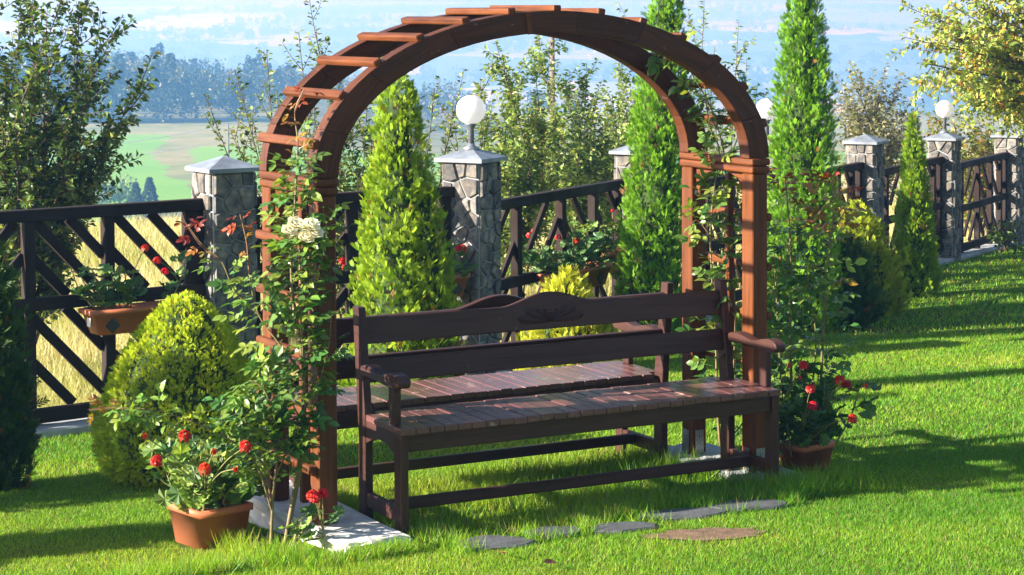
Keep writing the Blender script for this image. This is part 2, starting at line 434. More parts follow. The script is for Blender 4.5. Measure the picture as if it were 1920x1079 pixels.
# ------------------------------------------------------------------ garden arch
def arch():
    T = thing('garden_arch', 'red brown wooden garden arch with curved ladder top standing over the two benches', 'arch')
    hw, da, p, zc = 1.252, .2832, .0986, 1.6173
    a = M['arch']; g = M['ring']
    for sx in (-1, 1):
        zb = -.017 if sx < 0 else -.05
        for sy in (-1, 1):
            beam('post', (sx*hw, sy*da, zb), (sx*hw, sy*da, zc-.083), p, p, a, T, up=(1, 0, 0), bev=.006)
        # capital: two rounded boards
        for k, (z0, ov) in enumerate(((zc-.0205, .062), (zc-.0615, .060))):
            beam('capital_board', (sx*hw, -da-ov, z0), (sx*hw, da+ov, z0), ov*2, .039, a, T, bev=.013, seg=3)
        beam('capital_core', (sx*hw, -da-.045, zc-.0415), (sx*hw, da+.045, zc-.0415), .09, .012, a, T, bev=0)
        # curved corner brackets
        for sy in (-1, 1):
            out = [(0, 0), (.16, 0), (.16, -.012)]
            for k in range(1, 9):
                th = math.pi/2*k/9
                out.append((.16-.128*math.sin(th)+0, -.012-.135*(1-math.cos(th))))
            out += [(.032, -.158), (0, -.158)]
            mtx = frame((sx*hw, sy*(da-p/2-.001), zc-.084), (0, -sy, 0))
            prism('corner_bracket', out, .038, a, T, mtx)
        # slim upright between the posts and the side rungs
        beam('upright_bar', (sx*hw, -.055, zb+.05), (sx*hw, -.055, zc-.084), .036, .036, a, T, up=(1, 0, 0))
        for k, z in enumerate((1.30, 1.035, .775, .505, .24)):
            beam('side_rung', (sx*(hw+p/2+.018), -da-.045, z), (sx*(hw+p/2+.018), da+.055, z), .036, .044, a, T, bev=.012, seg=3)
        # perforated steel feet
        for sy in ((-1, 1) if sx > 0 else ()):
            plate_me = perforated_plate()
            link('post_anchor', plate_me, T, mat=frame((sx*hw-.027, sy*da-p/2-.003, zb), (1, 0, 0)))
            link('post_anchor', plate_me, T, mat=frame((sx*hw-p/2-.003, sy*da+.027, zb), (0, -1, 0)))
    # two rings of straight-grained segments
    ao, bo, ai, bi = 1.316, .782, 1.186, .672
    cuts = [0, 17, 42, 66, 84, 98, 117, 141, 163, 180]
    for sy in (-1, 1):
        for c0, c1 in zip(cuts[:-1], cuts[1:]):
            n = max(4, int((c1-c0)/4)); th = np.radians(np.linspace(c0+(.03 if c0 else 0), c1-(.03 if c1 < 180 else 0), n+1))
            mid = math.radians((c0+c1)/2)
            o = np.array([(ao+ai)/2*math.cos(mid), sy*da, zc+(bo+bi)/2*math.sin(mid)])
            tx = np.array([-ao*math.sin(mid), 0, bo*math.cos(mid)]); mtx = frame(o, tx, up=(math.cos(mid), 0, math.sin(mid)))
            inv = mtx.inverted()
            ring = [(ao*math.cos(q), zc+bo*math.sin(q)) for q in th]+[(ai*math.cos(q), zc+bi*math.sin(q)) for q in th[::-1]]
            lc = [inv@Vector((x, o[1], z)) for x, z in ring]
            prism('ring_segment', [(v.x, v.z) for v in lc], .084, g, T, mtx, bev=.002)
    prism('ring_wedge', [(-.012, .048), (.016, .050), (.022, -.056), (-.002, -.058)], .006, a, T, frame((-.155, -da-.0445, zc+.722), (1, 0, .055)), bev=0)
    # ladder rungs over the rings
    xs = [-1.30, -1.160, -.975, -.748, -.500, -.243, .018, .278, .531, .775, .992, 1.165, 1.292]
    for x in xs:
        c = max(-.99, min(.99, x/(ao+.012))); q = math.acos(c)
        z = zc+(bo+.012)*math.sin(q); nx, nz = math.cos(q)/ao, math.sin(q)/bo
        beam('rung', (x, -.322, z), (x, .345, z), .046, .033, a, T, up=(nx, 0, nz), bev=.008, seg=2)
def perforated_plate():
    if 'plate' in _box: return _box['plate']
    nx, nz = 9, 19; sx, sz = .054/nx, .13/nz; V = []; F = []
    for y in (0, .003):
        for i in range(nx+1):
            for k in range(nz+1): V.append((i*sx, -y, k*sz))
    o = (nx+1)*(nz+1)
    for i in range(nx):
        for k in range(nz):
            hole = (i in (2, 6) and k % 4 == 2) or (i == 4 and k % 4 == 0 and 0 < k) or (i in (4,) and k in (13, 14))
            if hole: continue
            a_, b_, c_, d_ = i*(nz+1)+k, (i+1)*(nz+1)+k, (i+1)*(nz+1)+k+1, i*(nz+1)+k+1
            F.append((a_+o, b_+o, c_+o, d_+o)); F.append((d_, c_, b_, a_))
    _box['plate'] = mesh('perforated_plate', V, F, [M['metal']]); return _box['plate']
arch()

# ------------------------------------------------------------------ benches
def bench(label, loc, rz):
    B = thing('bench', label, 'bench', loc, rz, 'back to back garden benches under the arch')
    m = M['bench']; L = 2.15; h = L/2; t = .042
    zs = .50
    yb0, yb1 = .205, .278              # rear post axis at seat, at the top (leans back)
    for sx in (-1, 1):
        x = sx*(h-t/2)
        # front leg, rear leg going over into a leaning post
        beam('leg', (x, -.20, -.045), (x, -.20, zs-.032), .075, t, m, B, up=(1, 0, 0))
        prism('rear_post', [(yb0-.035, -.045), (yb0+.045, -.045), (yb0+.045, .40), (yb1+.036, 1.01), (yb1-.030, 1.01), (yb0-.035, .46)], t, m, B,
              Matrix(((0, 1, 0, x), (1, 0, 0, 0), (0, 0, 1, 0), (0, 0, 0, 1))))
        beam('side_stretcher', (x, -.162, .085), (x, yb0-.036, .085), t-.006, .07, m, B)
        # seat side board with hollowed lower edge
        out = [(-.162, .468), (yb0-.036, .468), (yb0-.036, .36)]
        for k in range(1, 8):
            u = k/8; out.append((yb0-.036+(-.162-yb0+.036)*u, .36+.045*math.sin(math.pi*u)))
        out.append((-.162, .36))
        prism('seat_side', out, t-.008, m, B, Matrix(((0, 1, 0, x), (1, 0, 0, 0), (0, 0, 1, 0), (0, 0, 0, 1))))
        # arm with rounded, waved upper side and its support
        out = []
        y0, y1 = yb0-.03, -.235
        for k in range(13):
            u = k/12; out.append((y0+(y1-y0)*u, .738+.012*math.sin(u*9)+.004*u))
        for k in range(1, 6):
            q = math.pi/2-math.pi*k/6; out.append((y1-.03*math.cos(q), .715+.028*math.sin(q)))
        for k in range(8):
            u = 1-k/7; out.append((y0+(y1-y0)*u, .690+.006*math.sin(u*6)))
        prism('armrest', out, .068, m, B, Matrix(((0, 1, 0, x+sx*.010), (1, 0, 0, 0), (0, 0, 1, 0), (0, 0, 0, 1))), bev=.006)
        beam('arm_support', (x+sx*.002, -.135, zs+.001), (x+sx*.002, -.135, .692), .062, .038, m, B, up=(1, 0, 0))
    # aprons and stretchers
    beam('apron', (-h+t+.001, -.205, zs-.075), (h-t-.001, -.205, zs-.075), .03, .085, m, B)
    beam('apron', (-h+t+.001, yb0+.015, zs-.075), (h-t-.001, yb0+.015, zs-.075), .03, .085, m, B)
    beam('stretcher', (-h+t+.001, -.03, .095), (h-t-.001, -.03, .095), .032, .055, m, B)
    # seat slats
    n = 29; pitch = L/n
    me = boxmesh(.475, pitch-.0025, .032, M['slat'], .0045, 2)
    rs = random.Random(3)
    for k in range(n):
        x = -h+pitch*(k+.5)
        if abs(abs(x)-(h-t/2)) < pitch*.6: ye = yb0-.04
        else: ye = .232
        yf = -.250+rs.uniform(-.003, .003)
        me2 = me if ye > .23 else boxmesh(ye-yf, pitch-.0025, .032, M['slat'], .0045, 2)
        ln = .475 if ye > .23 else ye-yf
        link('seat_slat', me2, B, mat=frame((x, yf+ln/2, zs-.016+rs.uniform(-.0015, .0015)), (0, 1, rs.uniform(-.003, .003))))
    # leaning back rails; the upper one rises to a carved crest
    lean = (yb1-yb0)/(1.01-.46); ang = math.atan(lean)
    def rail(z0, z1, crest, nm):
        c = (z0+z1)/2; y = yb0+(c-.46)*lean+.005
        hl = h-t-.0005; out = [(-hl, z0-c), (hl, z0-c), (hl, z1-c)]
        if crest:
            for u in np.linspace(1, -1, 25):
                out.append((u*.27, z1-c+.060*(.5+.5*math.cos(math.pi*u))**.8))
        out.append((-hl, z1-c))
        mtx = Matrix.Translation((0, y, c))@Matrix.Rotation(-ang, 4, 'X')
        return prism(nm, out, .030, m, B, mtx, bev=.004), c
    r, c = rail(.826, .955, True, 'back_rail')
    rail(.640, .752, False, 'back_rail')
    # carved shell: petals standing proud of a shallow field
    V = []; F = []
    for k in range(9):
        q = math.pi*(k+.5)/9; ln = .062+.135*abs(math.cos(q))**1.3; base = np.array([0., -.028])
        dr = np.array([math.cos(q), math.sin(q)*.72]); pn = np.array([-dr[1], dr[0]])
        w_ = .011+.014*abs(math.cos(q))
        b = len(V); prof = [(.06, .2), (.35, .62), (.7, 1.), (.92, .75), (1, .0)]
        for u, ww in prof:
            cpt = base+dr*ln*u
            for sgn in (-1, 0, 1):
                pp = cpt+pn*w_*ww*sgn
                V.append((pp[0], -.0152-(.009 if sgn == 0 else 0), pp[1]))
        for i in range(len(prof)-1):
            for s in range(2): F.append((b+i*3+s, b+i*3+s+1, b+i*3+s+4, b+i*3+s+3))
    link('carved_shell', mesh('carved_shell', V, F, [m]), r)
    return B
bench('dark brown slatted bench facing the lawn, its seat worn, nearer of the two', (.095, -.355, -.052), math.radians(-1.6))
bench('dark brown bench facing the fence, mostly hidden behind the nearer bench', (.025, .575, -.105), math.radians(179.2))

# ------------------------------------------------------------------ concrete pads, flagstones, soil, kerb
def rough_slab(name, x0, x1, y0, y1, z0, z1, mat, jit=.012, label=None, cat=None):
    bm = bmesh.new(); bmesh.ops.create_cube(bm, size=1)
    bmesh.ops.scale(bm, vec=(x1-x0, y1-y0, z1-z0), verts=bm.verts)
    bmesh.ops.subdivide_edges(bm, edges=bm.edges[:], cuts=7, use_grid_fill=True)
    r = random.Random(5)
    for v in bm.verts: v.co += Vector((r.uniform(-jit, jit), r.uniform(-jit, jit), r.uniform(-jit*.35, jit*.35)))
    bmesh.ops.bevel(bm, geom=[e for e in bm.edges if e.calc_face_angle(0) > 1], offset=.012, segments=2, affect='EDGES')
    me = bpy.data.meshes.new(name); bm.to_mesh(me); bm.free(); me.materials.append(mat)
    o = link(name, me, loc=((x0+x1)/2, (y0+y1)/2, (z0+z1)/2)); tag(o, label, cat); return o
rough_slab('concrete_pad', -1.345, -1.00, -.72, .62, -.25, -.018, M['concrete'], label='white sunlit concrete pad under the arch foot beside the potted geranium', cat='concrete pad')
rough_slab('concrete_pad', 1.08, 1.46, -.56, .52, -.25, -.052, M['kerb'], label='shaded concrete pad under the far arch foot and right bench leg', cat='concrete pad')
def flagstone(px, py, d, wl, wd, rz, label, seed):
    p = at(px, py, d); l, dd = ld(p); z = lz(l, dd)
    r = random.Random(seed); n = 11; top = []
    for k in range(n):
        q = 2*math.pi*k/n; s = 1+r.uniform(-.16, .10)
        top.append((wl/2*s*math.copysign(abs(math.cos(q))**.8, math.cos(q)), wd/2*s*math.copysign(abs(math.sin(q))**.8, math.sin(q))))
    V = [(x, y, -.05) for x, y in top]+[(x, y, .014) for x, y in top]+[(x*.93, y*.93, .022+r.uniform(-.003, .003)) for x, y in top]+[(0, 0, .024)]
    F = []
    for k in range(n):
        j = (k+1) % n
        F += [(k, j, n+j, n+k), (n+k, n+j, 2*n+j, 2*n+k), (2*n+k, 2*n+j, 3*n)]
    o = link('flagstone', mesh('flagstone', V, F, [M['flag']])); o.location = (p[0], p[1], z); o.rotation_euler = (0, 0, rz)
    tag(o, label, 'flagstone', 'flagstones set in the lawn before the bench')
    return o
def ground_at(px, py):
    dr = FW+RT*(px-960)/F_PX-UP*(py-PP_Y)/F_PX; t = 9.
    for _ in range(30):
        p = CAM+dr*t; l, d = ld(p); t += (p[2]-lz(l, d))/-dr[2]*.9
    return CAM+dr*t
STONES = []
for i, (px, py, wl, wd, rz, lb) in enumerate((
        (928, 1024, .36, .22, -.45, 'grey flagstone in the grass, leftmost of the row before the bench'),
        (1042, 1004, .30, .20, -.30, 'grey flagstone second from the left in the row before the bench'),
        (1165, 995, .34, .16, -.20, 'narrow grey flagstone at the middle of the row before the bench'),
        (1278, 970, .46, .20, -.30, 'long slate flagstone lying in the bench shadow, second from the right'),
        (1400, 954, .44, .18, -.25, 'dark flagstone in the shade, rightmost of the row before the bench'))):
    p = ground_at(px, py); STONES.append((p, max(wl, wd)/2, wl, wd, rz))
    v = p-CAM; flagstone(px, py, float(v@FW), wl, wd, rz, lb, 20+i)
def soil_patch(px=1325, py=1004, sa=.30, sb=.13, mat='soil'):
    p = ground_at(px, py); V = [(0, 0, 0)]; n = 26; r = random.Random(9)
    F = []
    for k in range(n):
        q = 2*math.pi*k/n; s = 1+r.uniform(-.22, .18)
        x, y = sa*s*math.cos(q), sb*s*math.sin(q)
        c_, s_ = math.cos(-.42), math.sin(-.42); X, Y = x*c_-y*s_, x*s_+y*c_
        l, d = ld((p[0]+X, p[1]+Y)); V.append((X, Y, lz(l, d)-p[2]+.001))
    V[0] = (0, 0, .004)
    for k in range(n): F.append((0, 1+k, 1+(k+1) % n))
    o = link('soil_patch', mesh('soil_patch', V, F, [M[mat]]), loc=(p[0], p[1], p[2]+.006)); tag(o, kind='structure'); return p
SOIL = soil_patch(); SOIL2 = soil_patch(506, 1012, .20, .15, 'potsoil')
def kerb():
    a = P0-PL_DIR*3; pts = [a, P1, P2]+[P2+PSTEP*k for k in (1, 2, 3, 4, 5, 7)]
    bm = bmesh.new(); rows = []
    for k, p in enumerate(pts):
        d = unit(np.array(pts[min(k+1, len(pts)-1)])-np.array(pts[max(k-1, 0)])); nrm = np.array([d[1], -d[0]])
        z = lz(*p)
        row = []
        for off, dz in ((.17, -.2), (.17, .045), (.155, .06), (-.12, .06), (-.135, .045), (-.135, -.3)):
            q = p+nrm*off; w3 = cw(q[0], q[1], z+dz); row.append(bm.verts.new(w3))
        rows.append(row)
    for r0, r1 in zip(rows[:-1], rows[1:]):
        for i in range(5): bm.faces.new((r0[i], r1[i], r1[i+1], r0[i+1]))
    bmesh.ops.recalc_face_normals(bm, faces=bm.faces[:])
    me = bpy.data.meshes.new('kerb'); bm.to_mesh(me); bm.free(); me.materials.append(M['kerb'])
    tag(link('kerb', me), kind='structure')
kerb()

# ------------------------------------------------------------------ stone pillars
def clip(poly, a, b, c):
    """keep a*x+b*y<=c"""
    out = []
    for i in range(len(poly)):
        p, q = poly[i], poly[(i+1) % len(poly)]
        dp, dq = a*p[0]+b*p[1]-c, a*q[0]+b*q[1]-c
        if dp <= 0: out.append(p)
        if dp*dq < 0:
            t = dp/(dp-dq); out.append((p[0]+(q[0]-p[0])*t, p[1]+(q[1]-p[1])*t))
    return out
def stones_face(w_, h_, seed, cell):
    r = random.Random(seed); pts = []
    ny = max(3, int(h_/cell)); nx = max(2, int(round(w_/cell)))
    for j in range(ny):
        for i in range(nx):
            pts.append(((i+.5+r.uniform(-.46, .46)+(.25 if j % 2 else -.2))/nx*w_, (j+.5+r.uniform(-.46, .46))/ny*h_))
    cells = []
    for i, p in enumerate(pts):
        poly = [(0.006, 0), (w_-.006, 0), (w_-.006, h_), (.006, h_)]
        for j, q in enumerate(pts):
            if i == j: continue
            a, b = q[0]-p[0], q[1]-p[1]; n = math.hypot(a, b)
            if n > cell*3.2: continue
            c = (a*(p[0]+q[0])/2+b*(p[1]+q[1])/2)-n*.006
            poly = clip(poly, a, b, c)
            if len(poly) < 3: break
        if len(poly) >= 3:
            ar = abs(sum(poly[k][0]*poly[(k+1) % len(poly)][1]-poly[(k+1) % len(poly)][0]*poly[k][1] for k in range(len(poly))))/2
            if ar > .0012: cells.append(poly)
    return cells
def pillar(pos, direction, eave, label, lamp_label, seed):
    l, d = pos; zb = lz(l, d)-.05; s = .34
    wdir = HR*direction[0]+HF*direction[1]; rz = math.atan2(wdir[1], wdir[0])
    base = cw(l, d, zb)
    T = thing('stone_pillar', label, 'pillar', base, rz, 'stone pillars of the fence')
    H = eave-zb
    link('core', boxmesh(s-.026, s-.026, H, M['mortar'], .004), T, loc=(0, 0, H/2))
    for f in range(4):
        a = math.pi/2*f; n = Vector((math.cos(a), math.sin(a), 0)); t = Vector((-math.sin(a), math.cos(a), 0))
        for ci, poly in enumerate(stones_face(s-.03, H-.01, seed*10+f, .118)):
            r = random.Random(seed*1000+f*100+ci); dep = r.uniform(.010, .028)
            cx = sum(p[0] for p in poly)/len(poly); cz = sum(p[1] for p in poly)/len(poly); k = len(poly)
            V = []
            for sc, dd in ((1, -.004), (.97, dep*.6), (.86, dep)):
                for p in poly:
                    u = cx+(p[0]-cx)*sc-(s-.03)/2; z = cz+(p[1]-cz)*sc
                    q = n*((s-.026)/2+dd+(r.uniform(-.003, .003) if dd == dep else 0))+t*u; V.append((q.x, q.y, z))
            F = [tuple(range(2*k, 3*k))]
            for i in range(k):
                j = (i+1) % k; F += [(i, j, k+j, k+i), (k+i, k+j, 2*k+j, 2*k+i)]
            link('stone', mesh('stone', V, F, [M['stone']]), T)
    # cap: thin slab and flat pyramid
    c = .205; V = [(x*c, y*c, H) for x, y in ((-1, -1), (1, -1), (1, 1), (-1, 1))]+[(x*c*1.0, y*c*1.0, H+.028) for x, y in ((-1, -1), (1, -1), (1, 1), (-1, 1))]+[(0, 0, H+.105)]
    F = [(3, 2, 1, 0)]+[(i, (i+1) % 4, 4+(i+1) % 4, 4+i) for i in range(4)]+[(4+i, 4+(i+1) % 4, 8) for i in range(4)]
    link('cap', mesh('cap', V, F, [M['cap']]), T)
    if lamp_label:
        G = thing('globe_lamp', lamp_label, 'lamp', (base[0], base[1], zb+H+.082), rz, 'globe lamps on the pillars')
        lathe('lamp_foot', [(.062, 0), (.062, .02), (.030, .034), (.026, .05)], M['lamp_metal'], G)
        lathe('lamp_stem', [(.024, .05), (.022, .16), (.030, .165), (.030, .185), (.046, .19), (.046, .205)], M['lamp_metal'], G)
        prof = [(.112*math.sin(q), .302-.112*math.cos(q)) for q in np.linspace(.36, math.pi-.004, 28)]
        lathe('globe', prof, M['globe'], G, n=40)
    return H
PD1 = unit(P2-P1); PD2 = unit(PSTEP)
PILL = [(P1, PD1, 1.285), (P2, PD2, 1.268)]+[(P2+PSTEP*k, PD2, 1.268-.128*k) for k in (1, 2, 3, 4, 5)]
plabels = ['fieldstone pillar with plain grey cap left of the arch behind the dome shrub',
           'fieldstone pillar carrying a globe lamp, seen through the arch',
           'fieldstone pillar almost hidden behind the columnar thuja inside the arch',
           'fieldstone pillar hidden behind the tall thuja right of the arch',
           'fieldstone pillar with plain pale cap between the tall and the small thuja',
           'fieldstone pillar carrying a globe lamp at the far right behind the small thuja',
           'fieldstone pillar with pale cap at the right edge under the yellowing tree']
llabels = [None, 'white globe lamp on grey stem seen through the arch', None, 'white globe lamp peeping out between the arch and the tall thuja', None, 'white globe lamp at the far right beside the yellowing tree', None]
PH = [pillar(p, dr, e, plabels[i], llabels[i], 40+i) for i, (p, dr, e) in enumerate(PILL)]

# ------------------------------------------------------------------ timber fence panels
def panel(a, b, ztop, zmid, zbot, posts, slats, label, gap0=.18, gap1=.18, sw=.068):
    """a,b fence points (l,d); posts: fractions; slats: (u0, z0, u1, z1) in metres along the panel / heights"""
    a3 = cw(a[0], a[1], 0); b3 = cw(b[0], b[1], 0); ln = float(np.linalg.norm(b3-a3)); t = (b3-a3)/ln
    T = thing('timber_fence', label, 'fence', (a3[0], a3[1], zbot), math.atan2(t[1], t[0]), 'dark timber fence panels between the pillars')
    m = M['fence']; o = zbot; u0, u1 = gap0, ln-gap1
    beam('top_rail', (u0-.03, 0, ztop-.04-o), (u1+.03, 0, ztop-.04-o), .085, .08, m, T, bev=.006)
    beam('middle_rail', (u0, -.02, zmid-o), (u1, -.02, zmid-o), .05, .085, m, T)
    beam('bottom_rail', (u0, -.02, .0), (u1, -.02, .0), .06, .095, m, T)
    for f in posts:
        u = f if f > 1 or f < 0 else u0+(u1-u0)*f
        beam('fence_post', (u, .012, -.09), (u, .012, ztop-.081-o), .07, .075, m, T, up=(1, 0, 0))
    for (x0, z0, x1, z1) in slats:
        beam('diagonal_slat', (x0, .022, z0-o), (x1, .022, z1-o), .03, sw, m, T, bev=.003)
def diag(u0, u1, z0, z1, slope, n):
    """parallel slats of given slope filling a rectangle"""
    out = []; wd, ht = u1-u0, z1-z0
    if slope > 0: starts = np.linspace(u0-ht/slope, u1, n+2)[1:-1]
    else: starts = np.linspace(u0, u1+ht/-slope, n+2)[1:-1]
    for s in starts:
        pts = []
        # line z = z0 + slope*(u-s)
        ua, ub = u0, u1; za, zb_ = z0+slope*(ua-s), z0+slope*(ub-s)
        lo, hi = 0., 1.
        dz = zb_-za
        for lim, sg in ((z0, 1), (z1, -1)):
            va, vb = sg*(za-lim), sg*(zb_-lim)
            if va < 0 and vb < 0: lo = 2
            elif va < 0: lo = max(lo, va/(va-vb))
            elif vb < 0: hi = min(hi, va/(va-vb))
        if hi-lo > .08: out.append((ua+(ub-ua)*lo, za+dz*lo, ua+(ub-ua)*hi, za+dz*hi))
    return out
# left panel, running out of the picture
zl0 = lz(*((P0+P1)/2))
ln0 = 3.1
def u_at(px, a, b):
    """distance along a fence panel at a photograph column"""
    k = (px-960)/F_PX; d = b-a; s = (k*a[1]-a[0])/(d[0]-k*d[1]); return s*float(np.linalg.norm(d))
ua, ub, uc = (u_at(x, P0, P1) for x in (50, 200, 352))
zb0 = lz(*(P1-PL_DIR*.9))+.13
sl = diag(ua+.03, ub-.03, .51, 1.02, -1.05, 3)+diag(ub+.03, uc-.03, .51, 1.02, -1.05, 3)+diag(ua+.03, ub-.03, zb0+.05, .43, -1.05, 3)+diag(ub+.03, uc-.03, zb0+.05, .43, -1.05, 3)
sl += diag(ua-.62, ua-.03, .51, 1.02, 1.05, 3)+diag(ua-.62, ua-.03, zb0+.05, .43, 1.05, 3)
panel(P0, P1, 1.10, .47, zb0, [ua-.65, ua, ub, uc], sl, 'dark timber fence panel with diagonal slats and a flower box at the left edge', gap1=.175)
# between the first two pillars
ln1 = float(np.linalg.norm(P2-P1)); zb1 = lz(*((P1+P2)/2))+.13
sl = diag(.22, ln1/2-.03, .51, 1.0, 1.05, 4)+diag(ln1/2+.03, ln1-.22, .51, 1.0, -1.05, 4)+diag(.22, ln1/2-.03, zb1+.05, .43, 1.05, 4)+diag(ln1/2+.03, ln1-.22, zb1+.05, .43, -1.05, 4)
panel(P1, P2, 1.085, .47, zb1, [.03, ln1/2, .97], sl, 'dark timber fence panel behind the conical golden thuja inside the arch')
plab = ['dark timber fence panel with two hanging flower boxes seen through the arch', 'dark timber fence panel behind the columnar thuja and the right arch posts',
        'dark timber fence panel behind the tall thuja and the rose', 'short stretch of timber fence showing left of the small conical thuja',
        'brown timber fence panel between the lamp pillar and the right edge', 'timber fence panel leaving the picture behind the last pillar']
for k in range(6):
    A, Bp = P2+PSTEP*k, P2+PSTEP*(k+1); ln = float(np.linalg.norm(PSTEP))
    zt = 1.268-.128*(k+1)-.20; zb = lz(*((A+Bp)/2))+.14; zm = zb+(zt-zb)*.46
    p = [.21, .2+(ln-.4)*.27, ln/2, .2+(ln-.4)*.73, ln-.21]
    sl = []
    for (u0, u1, s) in ((.24, p[1]-.04, 1), (p[1]+.04, p[2]-.04, 1), (p[2]+.04, p[3]-.04, -1), (p[3]+.04, ln-.24, -1)):
        sl += diag(u0, u1, zm+.04, zt-.08, 1.15*s, 2)+diag(u0, u1, zb+.05, zm-.04, 1.15*s, 2)
    panel(A, Bp, zt, zm, zb, p, sl, plab[k], sw=.056)

# ------------------------------------------------------------------ leaves and flowers as pieces
def leaflet(o, ax, up, ln, wd, fold=.25, droop=.15):
    """returns 8 verts, faces of one leaflet"""
    ax = unit(np.asarray(ax, float)); up = np.asarray(up, float); sd = unit(np.cross(up, ax)); up = np.cross(ax, sd)
    V = [o]
    for u, ww in ((.32, .85), (.68, .80)):
        c = np.asarray(o)+ax*ln*u-up*ln*droop*u*u
        V += [c+sd*wd/2*ww+up*wd*fold*.5, c, c-sd*wd/2*ww+up*wd*fold*.5]
    V.append(np.asarray(o)+ax*ln-up*ln*droop)
    F = [(0, 2, 1), (0, 3, 2), (1, 2, 5, 4), (2, 3, 6, 5), (4, 5, 7), (5, 6, 7)]
    return V, F
def rose_leaf_mesh(mat, seed, n=5):
    r = random.Random(seed); V = []; F = []
    def add(o, ax, ln, wd):
        v, f = leaflet(np.array(o), ax, (r.uniform(-.3, .3), r.uniform(-.3, .3), 1), ln, wd, r.uniform(.1, .4), r.uniform(.0, .3)); b = len(V); V.extend(v); F.extend([tuple(i+b for i in q) for q in f])
    pet = [(0, 0, 0), (.4, 0, .03), (.68, 0, .02)]
    for x, z, a in ((.36, .02, 62), (.62, .02, 55))[:(n-1)//2]:
        for s in (-1, 1):
            q = math.radians(a+r.uniform(-10, 10)); add((x, 0, z), (math.cos(q), s*math.sin(q), r.uniform(-.2, .1)), r.uniform(.36, .46), r.uniform(.24, .30))
    add(pet[2], (1, r.uniform(-.1, .1), -.1), r.uniform(.46, .54), r.uniform(.30, .36))
    b = len(V)
    for x, y, z in pet: V += [np.array((x, -.009, z)), np.array((x, .009, z))]
    F += [(b, b+1, b+3, b+2), (b+2, b+3, b+5, b+4)]
    return mesh('rose_leaf', V, F, [mat])
RL = {k: [rose_leaf_mesh(M[k], i*7+j, 5 if i else 3) for i in range(4)] for j, k in enumerate(('rose_leaf', 'rose_light', 'rose_bronze', 'rose_red'))}
def ger_leaf_mesh(mat, seed):
    r = random.Random(seed); n = 18; V = [(0, 0, 0)]; F = []
    for k in range(n):
        q = math.pi*(.12+1.76*k/(n-1))-math.pi; lob = 1+.11*math.cos(k*2.6)+r.uniform(-.06, .06)
        V.append((-.15+.55*lob*math.cos(q)+.15, .55*lob*math.sin(q), .10+.09*math.sin(k*2.6+1)+r.uniform(-.03, .03)))
    for k in range(n-1): F.append((0, k+1, k+2))
    return mesh('geranium_leaf', V, F, [mat])
GL = {k: [ger_leaf_mesh(M[k], 60+i) for i in range(4)] for k in ('ger_leaf', 'ger_dark')}
def petal_flower(mat, n_fl, rad, psize, seed):
    """umbel of small five-petalled florets"""
    r = random.Random(seed); V = []; F = []
    for i in range(n_fl):
        z = r.uniform(-.35, 1); q = r.uniform(0, 6.28); s = math.sqrt(1-z*z) if abs(z) < 1 else 0
        nrm = np.array([s*math.cos(q), s*math.sin(q), z]); c = nrm*rad*r.uniform(.75, 1.05)
        t = unit(np.cross(nrm, [.3, .5, .8])); bt = np.cross(nrm, t)
        for k in range(5):
            a = 6.283*k/5+r.uniform(-.2, .2); dr = t*math.cos(a)+bt*math.sin(a)+nrm*.35; v, f = leaflet(c, dr, nrm, psize*r.uniform(.85, 1.15), psize*.85, .15, .2)
            b = len(V); V.extend(v); F.extend([tuple(i_+b for i_ in x) for x in f])
    return mesh('flower_head', V, F, [mat])
GF = [petal_flower(M['ger_red'], 12, .025, .021, 5+i) for i in range(3)]+[petal_flower(M['ger_red'], 4, .012, .016, 9)]
def rose_bloom(seed):
    r = random.Random(seed); V = []; F = []
    for ring, (n, tilt, ln, wd) in enumerate(((4, .2, .030, .030), (5, .5, .036, .036), (6, .95, .042, .042), (6, 1.35, .044, .044))):
        for k in range(n):
            a = 6.283*k/n+ring*.6+r.uniform(-.15, .15); out = np.array([math.cos(a), math.sin(a), 0])
            dr = out*math.sin(tilt)+np.array([0, 0, 1])*math.cos(tilt); up = -out*math.cos(tilt)+np.array([0, 0, 1])*math.sin(tilt)
            v, f = leaflet(out*.006, dr, up, ln, wd*1.25, .35, -.25); b = len(V); V.extend(v); F.extend([tuple(i+b for i in x) for x in f])
    return mesh('rose_bloom', V, F, [M['white_petal']], smooth=True)
def place(name, me, parent, p, x, up, s):
    m = frame(p, x, up)@Matrix.Diagonal((s, s, s, 1))
    return link(name, me, parent, mat=m)
def rvec(r, s=1.): return np.array([r.gauss(0, s), r.gauss(0, s), r.gauss(0, s)])

